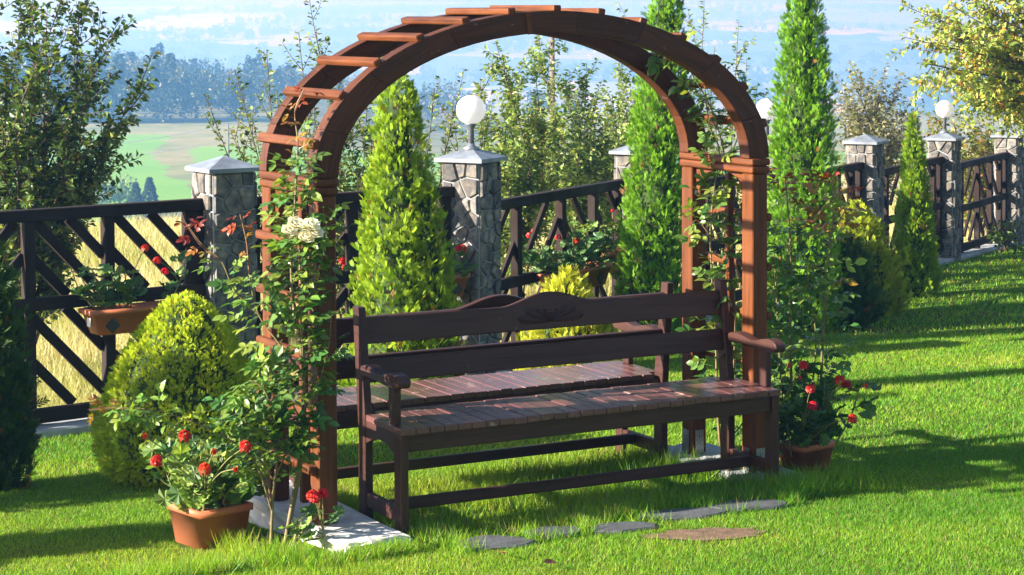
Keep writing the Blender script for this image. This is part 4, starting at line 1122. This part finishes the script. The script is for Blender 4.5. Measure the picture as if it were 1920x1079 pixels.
# ------------------------------------------------------------------ leafy shrubs and trees
def diamonds(P, A_, U, Lg, Wd, fold=.25):
    """folded diamond leaves: 2 triangles"""
    Sd = unit(np.cross(U, A_)); Un = np.cross(A_, Sd)
    m = P+A_*(Lg*.45)[:, None]; s = Sd*(Wd/2)[:, None]; f = Un*(Wd*fold)[:, None]
    V = np.stack([P, m+s+f, P+A_*Lg[:, None]-Un*(Lg*.12)[:, None], m-s+f], 1).reshape(-1, 3)
    i = np.arange(len(P))*4
    F = np.concatenate([np.stack([i, i+1, i+2], 1), np.stack([i, i+2, i+3], 1)])
    return V, F
def palette(r, n, pal, wts):
    pal = np.array(pal); k = r.choice(len(pal), n, p=np.array(wts)/sum(wts)); return pal[k]*r.uniform(.7, 1.3, (n, 1))
def shoots(name, label, base, stems, leaf, pal, wts, seed, twigs=8, twig_len=.35, spacing=.035, cat='shrub', group=None, rad=.018, upright=.6, fold=.25, trunk=None, tw_lo=.25):
    """shrub of slender stems; stems: list of end points (world)"""
    r = np.random.default_rng(seed); T = thing(name, label, cat, base, 0, group); B = np.array(base, float)
    lines = []; LP, LA = [], []
    for e in stems:
        e = np.array(e, float)-B; ln = np.linalg.norm(e)
        st = np.array([r.normal(0, .06), r.normal(0, .06), 0])
        mid = st*.5+e*.5+np.array([r.normal(0, .05), r.normal(0, .05), 0])*ln-np.array([e[0], e[1], 0])*.10
        P = curve_pts([st, mid, e], 18); lines.append((P, np.linspace(rad, .003, 18)))
        segs = [(P, .35)]
        for k in range(twigs):
            u = r.uniform(tw_lo, .97); i = int(u*17); o = P[i]; tan = unit(P[min(i+1, 17)]-P[max(i-1, 0)])
            dr = unit(tan*.6+r.normal(0, .55, 3)+np.array([0, 0, upright*.5])); tl = twig_len*r.uniform(.4, 1.3)*(1.15-.5*u)
            Q = curve_pts([o, o+dr*tl*.55, o+dr*tl+np.array([0, 0, upright*.15*tl])], 7); lines.append((Q, np.linspace(.005, .002, 7))); segs.append((Q, .1))
        for Q, u0 in segs:
            L_ = np.sum(np.linalg.norm(np.diff(Q, axis=0), axis=1)); n = max(3, int(L_*(1-u0)/spacing))
            f = (u0+(1-u0)*(np.arange(n)+r.random(n))/n)*(len(Q)-1); i = np.clip(f.astype(int), 0, len(Q)-2); p = Q[i]+(Q[i+1]-Q[i])*(f-i)[:, None]
            tan = unit(Q[i+1]-Q[i]); side = r.normal(0, 1, (n, 3)); side -= tan*np.sum(side*tan, 1, keepdims=True); side = unit(side)
            LP.append(p); LA.append(unit(side*.9+tan*.5+np.array([0, 0, -.15])))
    LP = np.concatenate(LP); LA = np.concatenate(LA); n = len(LP)
    U = unit(np.array([0, 0, 1.])+r.normal(0, .6, (n, 3))); Lg = leaf*r.uniform(.6, 1.25, n)
    V, F = diamonds(LP+LA*leaf*.15, LA, U, Lg, Lg*r.uniform(.5, .72, n), fold)
    col = np.repeat(palette(r, n, pal, wts), 4, 0)
    link('crown', mesh('crown', V, F, [M['leaf']], np.clip(col, 0, 1)), T)
    V, F = tubes(lines, 4); link('branches', mesh('branches', V, F, [M['bark']], smooth=True), T)
    if trunk:
        V, F = tubes([(np.array(trunk[0])-B, trunk[1])], 9); link('trunk', mesh('trunk', V, F, [M['bark']], smooth=True), T)
    return T
def meadow_pos(px, d):
    l = (px-960)/F_PX*d; return cw(l, d, float(terrain_z(np.array(l), np.array(d))))
APPLE = [(.075, .145, .024), (.15, .23, .038), (.050, .095, .020), (.30, .32, .08)]
OLIVE = [(.16, .26, .05), (.26, .36, .09), (.10, .17, .035), (.36, .38, .11)]
rr_ = random.Random(77)
# young apple tree at the left beyond the fence
d = 17.5; b = meadow_pos(20, d)
st = []
for (x, y) in ((150, 5), (215, 60), (268, 150), (230, 30), (120, -10), (60, -30), (0, -60), (-60, -20), (-140, -60), (180, 120), (215, 215), (205, 280), (100, 60), (40, 40), (140, 180), (70, 130), (10, 120), (-50, 100), (160, 250), (90, 230), (30, 220), (-30, 240), (130, 320), (60, 310), (-110, 120), (-200, 60)):
    st.append(at(x, y, d+rr_.uniform(-.7, .7)))
shoots('apple_tree', 'young apple tree with dark glossy leaves beyond the left fence panel', b, st, .068, APPLE, (5, 4, 4, 1), 61, twigs=26, twig_len=.5, spacing=.017, cat='tree', rad=.018, tw_lo=.3)
# upright shrub left behind the arch
d = 19.0; b = meadow_pos(545, d)
st = [at(x, y, d+rr_.uniform(-.5, .5)) for x, y in ((385, 178), (440, 130), (500, 95), (580, 0), (560, 60), (605, 90), (470, 200), (520, 170), (430, 240), (640, 150), (590, 200), (530, 260), (610, 260), (470, 290), (650, 220))]
shoots('plum_shrub', 'sparse upright plum shrub behind the left side of the arch', b, st, .055, [(.13, .22, .05), (.24, .32, .09), (.07, .12, .025), (.32, .30, .09)], (4, 4, 3, 1), 62, twigs=11, twig_len=.34, spacing=.022, rad=.012)
d = 18.0; b = meadow_pos(665, d)
st = [at(x, y, d+rr_.uniform(-.4, .4)) for x, y in ((600, 230), (640, 190), (690, 170), (660, 260), (700, 240), (620, 310), (670, 330), (700, 320), (640, 400), (690, 420), (740, 90), (760, 130))]
shoots('plum_shrub', 'leafy plum shrub between the arch curve and the conical golden thuja', b, st, .055, APPLE, (4, 5, 2, 2), 63, twigs=20, twig_len=.34, spacing=.018, rad=.012)
d = 19.5; b = meadow_pos(850, d)
st = [at(x, y, d+rr_.uniform(-.5, .5)) for x, y in ((815, 165), (850, 215), (835, 240), (880, 260), (910, 200), (825, 290), (870, 130), (790, 240))]
shoots('plum_shrub', 'thin plum shrub behind the globe lamp in the arch', b, st, .055, OLIVE, (4, 3, 3, 1), 64, twigs=10, twig_len=.3, spacing=.022, rad=.010)
for i, (px, d, pts, lb) in enumerate((
        (960, 22.5, ((930, 80), (900, 150), (960, 130), (1000, 95), (950, 200), (900, 230), (1010, 180), (930, 280), (990, 260), (1020, 240), (960, 320), (910, 320), (1040, 300)), 'dense pale plum shrub right of the arch lamp'),
        (1070, 24, ((1010, 75), (1060, 140), (1100, 120), (1120, 180), (1040, 200), (1090, 220), (1060, 250), (1130, 240), (1020, 270), (1100, 290), (1150, 280), (1070, 320)), 'dense pale plum shrub around the utility pole'),
        (1165, 25.5, ((1170, 130), (1150, 180), (1190, 170), (1200, 210), (1140, 230), (1180, 250), (1210, 260), (1160, 300), (1120, 310)), 'hazy plum shrub left of the columnar thuja'))):
    b = meadow_pos(px, d); st = [at(x, y, d+rr_.uniform(-.7, .7)) for x, y in pts]
    shoots('plum_shrub', lb, b, st, .068, OLIVE, (4, 4, 2, 1.2), 65+i, twigs=32, twig_len=.47, spacing=.014, rad=.013, group='plum shrubs beyond the fence')
d = 24; b = meadow_pos(1350, d)
st = [at(x, y, d+rr_.uniform(-.7, .7)) for x, y in ((1320, 0), (1385, 40), (1400, 110), (1340, 90), (1300, 120), (1420, 160), (1370, 170), (1310, 190), (1410, 220), (1350, 230), (1290, 20), (1160, 5))]
shoots('plum_shrub', 'sparse plum shrub behind the right shoulder of the arch', b, st, .058, OLIVE, (4, 4, 3, 2), 81, twigs=12, twig_len=.4, spacing=.026, rad=.012)
d = 36; b = meadow_pos(1640, d)
st = [at(x, y, d+rr_.uniform(-1, 1)) for x, y in ((1590, 130), (1620, 150), (1650, 150), (1680, 180), (1690, 210), (1600, 190), (1640, 200), (1670, 240), (1580, 230), (1610, 250), (1650, 270), (1575, 160), (1690, 260))]
shoots('willow_shrub', 'grey green willow shrub behind the plain pale pillar', b, st, .085, [(.20, .21, .10), (.27, .26, .13), (.14, .16, .07)], (4, 4, 3), 82, twigs=26, twig_len=.75, spacing=.032, rad=.02)
# yellowing tree overhanging the fence at the right
d = 25.2; l = (2085-960)/F_PX*d; b = cw(l, d, lz(l, d)-.05)
tk = [b, b+np.array([.03, .05, 1.1]), b+np.array([-.05, .1, 2.0])]
st = []
for x, y in ((1688, 8), (1720, 40), (1695, 70), (1745, 25), (1790, 15), (1830, 10), (1880, 0), (1930, -20), (1765, 60), (1810, 70), (1860, 60), (1920, 60), (1725, 118), (1712, 148), (1760, 135), (1800, 120), (1850, 115), (1900, 120), (1790, 160), (1840, 165), (1890, 170), (1935, 160), (1850, 190), (1900, 195), (1820, 185), (1780, -20), (1850, -40), (1950, 100), (1960, 200), (2000, 20), (2080, -60), (2180, 0), (2220, 80)):
    st.append(at(x, y, d+rr_.uniform(-1.0, 1.0)))
b2 = tk[2]
shoots('cherry_tree', 'yellowing cherry tree overhanging the fence at the right edge', tuple(b2), st, .075, [(.42, .46, .08), (.34, .44, .09), (.56, .46, .07), (.55, .26, .06), (.24, .36, .07)], (4, 6, 2, 1, 4), 83, twigs=30, twig_len=.55, spacing=.020, cat='tree', rad=.022, upright=-.5, trunk=(tk, np.array([.11, .085, .06])), tw_lo=.35)
# green shrubs behind the far pillars
d = 31; b = meadow_pos(1840, d)
st = [at(x, y, d+rr_.uniform(-1, 1)) for x, y in ((1760, 220), (1790, 240), (1820, 215), (1850, 240), (1830, 270), (1870, 280), (1800, 290), (1775, 300), (1900, 250), (1930, 280), (1890, 300))]
shoots('hazel_shrub', 'yellow green hazel shrub behind the far right pillars', b, st, .085, [(.20, .26, .04), (.30, .28, .05), (.13, .19, .035), (.40, .20, .05)], (4, 4, 3, 1), 84, twigs=24, twig_len=.55, spacing=.026, rad=.018)
# low leafy plant at the foot of the last pillar
d = 27.3; l = (1880-960)/F_PX*d; b = cw(l, d, lz(l, d))
st = [at(x, y, d+rr_.uniform(-.2, .2)) for x, y in ((1862, 430), (1880, 425), (1895, 432), (1905, 440), (1870, 445), (1890, 448), (1910, 452))]
shoots('low_plant', 'low green leafy plant at the foot of the last pillar', b, st, .09, [(.07, .13, .03), (.12, .18, .03)], (1, 1), 85, twigs=4, twig_len=.2, spacing=.03, cat='plant', rad=.008)

# ------------------------------------------------------------------ grass
def blades(L, D, h, wd, col, seed, mat, name, label, lean=.45, zf=lawn_z, cat='grass'):
    r = np.random.default_rng(seed); n = len(L)
    z = zf(L, D); P = np.stack([CAM[0]+HR[0]*L+HF[0]*D, CAM[1]+HR[1]*L+HF[1]*D, z-.004], 1)
    a = r.random(n)*2*math.pi; s = np.stack([np.cos(a), np.sin(a), np.zeros(n)], 1)*(wd/2)[:, None]
    tip = P+np.stack([r.normal(0, lean, n)*h, r.normal(0, lean, n)*h, h], 1)
    V = np.stack([P-s, P+s, tip], 1).reshape(-1, 3); i = np.arange(n)*3
    F = np.stack([i, i+1, i+2], 1)
    return tag(link(name, mesh(name, V, F, [mat], np.clip(np.repeat(col, 3, 0), 0, 1))), label, cat, kind='stuff')
def blocked(L, D):
    X = CAM[0]+HR[0]*L+HF[0]*D; Y = CAM[1]+HR[1]*L+HF[1]*D
    m = (X > -1.35) & (X < -.99) & (Y > -.73) & (Y < .63)
    m |= (X > 1.08) & (X < 1.46) & (Y > -.56) & (Y < .52) & (rng.random(len(L)) < .75)
    for p, rad, wl, wd, rz in STONES:
        dx, dy = X-p[0], Y-p[1]; c, s = math.cos(-rz), math.sin(-rz); u, v = dx*c-dy*s, dx*s+dy*c
        m |= (u/(wl/2))**2+(v/(wd/2))**2 < .72+.2*np.sin(u*40+v*31)
    dx, dy = X-SOIL[0], Y-SOIL[1]; c, s = math.cos(.42), math.sin(.42); u, v = dx*c-dy*s, dx*s+dy*c
    sp_ = (u/.30)**2+(v/.13)**2
    m |= rng.random(len(L)) < np.clip(1.45-sp_*1.1, 0, .95)
    m |= (np.hypot(X-tp[0], Y-tp[1]) < .15) | (np.hypot(X-(g0[0]-.02), Y-(g0[1]+.05)) < .13)
    m |= np.hypot(X-tr_[0], Y-tr_[1]) < .14
    m |= (np.hypot(X-SOIL2[0], (Y-SOIL2[1])*1.3) < .17) & (rng.random(len(L)) < .9)
    m |= D > fence_d(L)-.20
    return m
def field(n, d0, d1, sl=.30):
    D = np.sqrt(rng.random(n)*(d1*d1-d0*d0)+d0*d0); L = (rng.random(n)*2-1)*sl*D
    k = ~blocked(L, D); return L[k], D[k]
def grass_col(L, D, n):
    q = vnoise(L*1.1, D*1.1, 1); q2 = vnoise(L*5, D*5, 2)
    base = np.array([.165, .375, .014]); yel = np.array([.36, .47, .026]); drk = np.array([.080, .240, .013])
    t = np.clip(.45+.35*q+.25*q2+rng.normal(0, .25, n), 0, 1)[:, None]
    c = np.where(t > .5, base+(yel-base)*(t-.5)*2, drk+(base-drk)*t*2)*rng.uniform(.75, 1.25, (n, 1))
    dry = rng.random(n) < .07+.10*np.clip(q2+.5*q, 0, 1); c[dry] = np.array([.34, .27, .10])*rng.uniform(.7, 1.2, (dry.sum(), 1))
    return c
parts = []
for n, d0, d1, h, wd in ((430000, 8.2, 12, .0215, .0037), (270000, 12, 18, .028, .0070), (200000, 18, 33, .038, .0120)):
    L, D = field(n, d0, d1, .29); m = len(L)
    parts.append((L, D, h*rng.uniform(.45, 1.3, m)*(1+.25*vnoise(L*3, D*3, 3)), np.full(m, wd)*rng.uniform(.7, 1.3, m)))
# taller tufts: under the benches, round the pads and stones, along the kerb
def tuft(n, x0, x1, y0, y1, h):
    X = rng.uniform(x0, x1, n); Y = rng.uniform(y0, y1, n); cl = vnoise(X*6, Y*6, 5)
    k = cl+rng.normal(0, .4, n) > -.1; X, Y = X[k], Y[k]; v = np.stack([X-CAM[0], Y-CAM[1]], 1); L = v@HR; D = v@HF
    b_ = blocked(L, D); L, D = L[~b_], D[~b_]; m = len(L); parts.append((L, D, h*rng.uniform(.4, 1.25, m), rng.uniform(.0035, .0062, m)))
tuft(26000, -.98, 1.1, -.80, .75, .088); tuft(3500, -1.60, -1.05, -.90, -.72, .07); tuft(3500, -1.75, -1.50, -.8, .3, .10); tuft(5000, 1.0, 1.75, -.95, -.58, .11)
tuft(4200, -2.35, -1.55, -.72, -.42, .09); tuft(7000, -.95, 1.0, -1.05, -.78, .075); tuft(2500, .95, 1.25, -.6, .6, .12)
L = np.concatenate([p[0] for p in parts]); D = np.concatenate([p[1] for p in parts]); h = np.concatenate([p[2] for p in parts]); wd = np.concatenate([p[3] for p in parts])
blades(L, D, h, wd, grass_col(L, D, len(L)), 91, M['blade'], 'lawn_grass', 'short bright green mown grass of the lawn')
# dry meadow behind the fence
n = 150000
D = 12.6+rng.random(n)**1.6*34; L = (rng.random(n)*2-1)*.30*D; k = D > fence_d(L)+.22; L, D = L[k], D[k]; n = len(L)
q = vnoise(L*.9, D*.7, 7)
t = np.clip(.5+.5*q+rng.normal(0, .3, n), 0, 1)[:, None]
c = (np.array([.30, .32, .08])*(1-t)+np.array([.62, .55, .33])*t)*rng.uniform(.75, 1.25, (n, 1))
blades(L, D, rng.uniform(.10, .34, n), rng.uniform(.007, .013, n)*(1+(D-13)/25), c, 92, M['dry'], 'dry_meadow_grass', 'tall straw coloured dry grass beyond the fence', .35,
       lambda l, d: terrain_z(l, d))
# a few fallen leaves on the lawn
fm = mesh('fallen_leaf', [(-.03, 0, .004), (-.01, .018, .012), (.015, .016, .010), (.034, 0, .006), (.015, -.016, .014), (-.01, -.018, .010), (0, 0, .004)], [(6, 0, 1), (6, 1, 2), (6, 2, 3), (6, 3, 4), (6, 4, 5), (6, 5, 0)], [M['fallen']])
for i, (px, py, lb) in enumerate(((1031, 1071, 'dry fallen leaf on the grass below the flagstones'), (940, 1052, 'dry fallen leaf on the grass under the leftmost flagstone'), (1805, 566, 'dry fallen leaf on the far right lawn'), (352, 985, 'pale fallen leaf on the grass left of the planter'))):
    p = ground_at(px, py); o = link('fallen_leaf', fm, loc=(p[0], p[1], p[2]+.03)); o.rotation_euler = (.3, .2, i*1.3); o.scale = (1.2, 1.2, 1.2); tag(o, lb, 'leaf', 'fallen leaves on the lawn')

# ------------------------------------------------------------------ middle distance
def blob_tree(r, h, w_, kind, n):
    """leaf-clump tree as V, F, colour (triangles)"""
    if kind == 'spruce':
        t = r.random(n)**.8; rad = (1-t)*w_/2*(.55+.45*r.random(n)); z = h*(.08+.92*t)
    else:
        nb = 9; ctr = np.stack([r.normal(0, w_*.20, nb), r.normal(0, w_*.20, nb), h*(.42+.46*r.random(nb))], 1); k = r.integers(0, nb, n)
        dv = unit(r.normal(0, 1, (n, 3)))*(w_*.24*r.random((n, 1))**.35); p = ctr[k]+dv*np.array([1, 1, .9])
    if kind == 'spruce':
        a = r.random(n)*6.283; p = np.stack([rad*np.cos(a), rad*np.sin(a), z], 1)
        A_ = unit(np.stack([np.cos(a), np.sin(a), -.5*np.ones(n)], 1)+r.normal(0, .25, (n, 3)))
    else: A_ = unit(r.normal(0, 1, (n, 3)))
    U = unit(r.normal(0, .7, (n, 3))+np.array([0, 0, 1.])); Lg = r.uniform(.6, 1.3, n)*h*.085
    V, F = diamonds(p, A_, U, Lg, Lg*.75, .2)
    return V, F
def forest():
    r = np.random.default_rng(5); Vs, Fs, Cs, b = [], [], [], 0; tr = []
    spots = []
    for k in range(330):
        d = r.uniform(452, 640); ratio = r.uniform(-.31, .03)
        if ratio > -.13 and d < 470+ (ratio+.13)*900: continue
        spots.append((ratio*d, d))
    for k in range(120):
        d = r.uniform(448, 462); ratio = r.uniform(-.31, -.125); spots.append((ratio*d, d))
    for l, d in spots:
        z = float(terrain_z(np.array(l), np.array(d))); kind = 'spruce' if r.random() < .28 else 'leaf'
        h = r.uniform(7, 13)*(1.05 if l/d < -.16 else .85)*(1.1 if kind == 'spruce' else 1); w_ = h*(.42 if kind == 'spruce' else .85)
        V, F = blob_tree(r, h, w_, kind, 210)
        p = cw(l, d, z); Vs.append(V+p); Fs.append(F+b); b += len(V)
        pal = ((.025, .05, .02) if kind == 'spruce' else [(.05, .085, .025), (.08, .11, .03), (.15, .14, .03), (.04, .07, .02)][r.integers(0, 4)])
        Cs.append(np.repeat(np.array(pal)[None]*r.uniform(.75, 1.25, (len(V)//4, 1)), 4, 0))
    tag(link('forest', mesh('forest', np.concatenate(Vs), np.concatenate(Fs), [M['leaf']], np.concatenate(Cs))), 'hazy blue mixed woodland on the hill beyond the fields', 'forest', kind='stuff')
forest()
for i, (px, ptop, pbase, d, kind, lb) in enumerate((
        (185, 335, 392, 232, 'leaf', 'rounded green tree at the left of the clump beyond the meadow'), (222, 325, 392, 236, 'leaf', 'bright green tree in the middle of the clump beyond the meadow'),
        (252, 340, 392, 229, 'spruce', 'dark spruce beside the clump beyond the meadow'), (278, 330, 392, 233, 'spruce', 'tall dark spruce at the right of the clump beyond the meadow'), (150, 345, 392, 238, 'leaf', 'small tree half hidden by the apple tree'))):
    l = (px-960)/F_PX*d; z = float(terrain_z(np.array(l), np.array(float(d)))); ht = float(CAM[2]-(ptop-18)/F_PX*d)-z
    r = np.random.default_rng(300+i); V, F = blob_tree(r, ht, ht*(1.15 if kind == 'leaf' else .6), kind, 900)
    T = thing('spruce_tree' if kind == 'spruce' else 'round_tree', lb, 'tree', cw(l, d, z), 0, 'clump of trees beyond the meadow')
    pal = np.array((.05, .09, .035) if kind == 'spruce' else (.17, .25, .05)); C_ = np.repeat(pal[None]*r.uniform(.7, 1.3, (len(V)//4, 1)), 4, 0)
    link('crown', mesh('crown', V, F, [M['leaf']], C_), T)
    V, F = tubes([(np.array([[0, 0, -.3], [0, 0, ht*.6]]), np.array([ht*.03, ht*.012]))], 7); link('trunk', mesh('trunk', V, F, [M['bark']]), T)
def far_woodland():
    r = np.random.default_rng(8); Vs, Fs, Cs, b = [], [], [], 0
    for k in range(46):
        d0 = math.exp(r.uniform(math.log(1700), math.log(5600))); l0 = d0*r.uniform(-.30, .30); a = r.uniform(60, 420)*d0/3000; w_ = r.uniform(12, 90)*d0/3000; tilt = r.normal(0, .25)
        for q in range(int(10+a*.11)):
            u = r.uniform(-1, 1); l = l0+a*u; d = d0+tilt*a*u+r.normal(0, w_)
            if not 1500 < d < 6800: continue
            z = float(terrain_z(np.array(l), np.array(d))); h = r.uniform(9, 17)
            n = 34; p = unit(r.normal(0, 1, (n, 3)))*np.array([h*.5, h*.5, h*.5])*r.random((n, 1))**.4+np.array([0, 0, h*.5])
            Lg = np.full(n, h*.34)*r.uniform(.7, 1.3, n)
            V, F = diamonds(p, unit(r.normal(0, 1, (n, 3))), unit(r.normal(0, .7, (n, 3))+np.array([0, 0, 1.])), Lg, Lg*.8, .2)
            Vs.append(V+cw(l, d, z)); Fs.append(F+b); b += len(V); Cs.append(np.repeat(np.array([[.035, .06, .022]])*r.uniform(.7, 1.4, (n, 1)), 4, 0))
    tag(link('far_woodland', mesh('far_woodland', np.concatenate(Vs), np.concatenate(Fs), [M['leaf']], np.concatenate(Cs))), 'faint hazy woods and hedges on the far side of the valley', 'woodland', kind='stuff')
far_woodland()
# utility poles and wires
def pole(px, ptop, d, rad, label):
    l = (px-960)/F_PX*d; z = float(terrain_z(np.array(l), np.array(float(d)))); zt = float(CAM[2]-(ptop-18)/F_PX*d)
    T = thing('utility_pole', label, 'pole', cw(l, d, z-.3))
    H = zt-z+.3
    V, F = tubes([(np.array([[0, 0, 0], [0, 0, H]]), np.array([rad*1.2, rad*.85]))], 10); link('shaft', mesh('shaft', V, F, [M['pole']], smooth=True), T)
    lathe('pole_cap', [(rad*.95, H-.02), (rad*.9, H+.02)], M['pole'], T, n=10)
    return cw(l, d, zt)
pole(1036, 62, 55, .068, 'weathered wooden utility pole rising from the plum shrubs in the arch')
tip_ = pole(427, 230, 330, .14, 'thin far utility pole standing in the green field')
for i, (x0, y0, x1, y1, lb) in enumerate(((-260, 300, 520, 205, 'upper power line crossing the green field'), (-260, 318, 520, 236, 'lower power line crossing the green field'))):
    p, q = at(x0, y0, 150), at(x1, y1, 300); pts = np.array([p+(q-p)*u+np.array([0, 0, -1.6*4*u*(1-u)]) for u in np.linspace(0, 1, 24)])
    V, F = tubes([(pts, .035)], 4); tag(link('power_line', mesh('power_line', V, F, [M['wire']])), lb, 'power line', 'power lines over the fields')
# far village
hw_ = plain('house_wall', (.66, .65, .63), .9); hr_ = plain('house_roof', (.38, .19, .13), .9)
def house_mesh(s):
    a, b_, h_, rf = 7*s, 5*s, 4.5*s, 3*s
    V = [(-a, -b_, 0), (a, -b_, 0), (a, b_, 0), (-a, b_, 0), (-a, -b_, h_), (a, -b_, h_), (a, b_, h_), (-a, b_, h_), (-a, 0, h_+rf), (a, 0, h_+rf)]
    me = mesh('wall', V, [(0, 1, 5, 4), (1, 2, 6, 5), (2, 3, 7, 6), (3, 0, 4, 7), (4, 7, 8), (5, 9, 6)], [hw_]); 
    o = .5; V2 = [(-a-o, -b_-o, h_-.25), (a+o, -b_-o, h_-.25), (a+o, 0, h_+rf+.15), (-a-o, 0, h_+rf+.15), (a+o, b_+o, h_-.25), (-a-o, b_+o, h_-.25)]
    return me, mesh('roof', V2, [(0, 1, 2, 3), (3, 2, 4, 5)], [hr_])
HM = [house_mesh(s) for s in (.32, .42, .6)]
r = random.Random(12)
for k in range(70):
    if k < 50: px = r.gauss(1150, 170); py = r.uniform(75, 240)
    else: px = r.uniform(560, 1500); py = r.uniform(60, 200)
    dr = FW+RT*(px-960)/F_PX-UP*(py-PP_Y)/F_PX; hit = None
    for d in np.geomspace(1300, 6500, 120):
        p = CAM+dr*d; l, dd = ld(p)
        if p[2] < float(terrain_z(np.array(l), np.array(dd))): hit = (l, dd); break
    if hit is None: continue
    z = float(terrain_z(np.array(hit[0]), np.array(hit[1])))
    T = thing('village_house', 'tiny white house of the hazy village far across the valley', 'house', cw(hit[0], hit[1], z-.5), r.uniform(0, 3.1), 'houses of the far village')
    wm, rm = HM[r.choice((0, 1, 1, 2))]; link('wall', wm, T); link('roof', rm, T)

# ------------------------------------------------------------------ haze
def haze():
    m = bpy.data.materials.new('haze_air'); m.use_nodes = True; t = m.node_tree; t.nodes.clear()
    o = t.nodes.new('ShaderNodeOutputMaterial'); v = t.nodes.new('ShaderNodeVolumePrincipled')
    v.inputs['Color'].default_value = (.20, .47, 1.0, 1); v.inputs['Absorption Color'].default_value = (.62, .34, .8, 1); v.inputs['Density'].default_value = HAZE; v.inputs['Anisotropy'].default_value = .35
    t.links.new(v.outputs[0], o.inputs['Volume'])
    c = cw(0, 4500, 0); V = []
    for z in (-120, 72):
        for l, d in ((-7500, -40), (7500, -40), (7500, 9600), (-7500, 9600)): V.append(cw(l, d, z))
    F = [(3, 2, 1, 0), (4, 5, 6, 7), (0, 1, 5, 4), (1, 2, 6, 5), (2, 3, 7, 6), (3, 0, 4, 7)]
    tag(link('haze', mesh('haze', V, F, [m])), 'pale blue haze filling the valley air', 'haze', kind='stuff')
HAZE = .00105
haze()
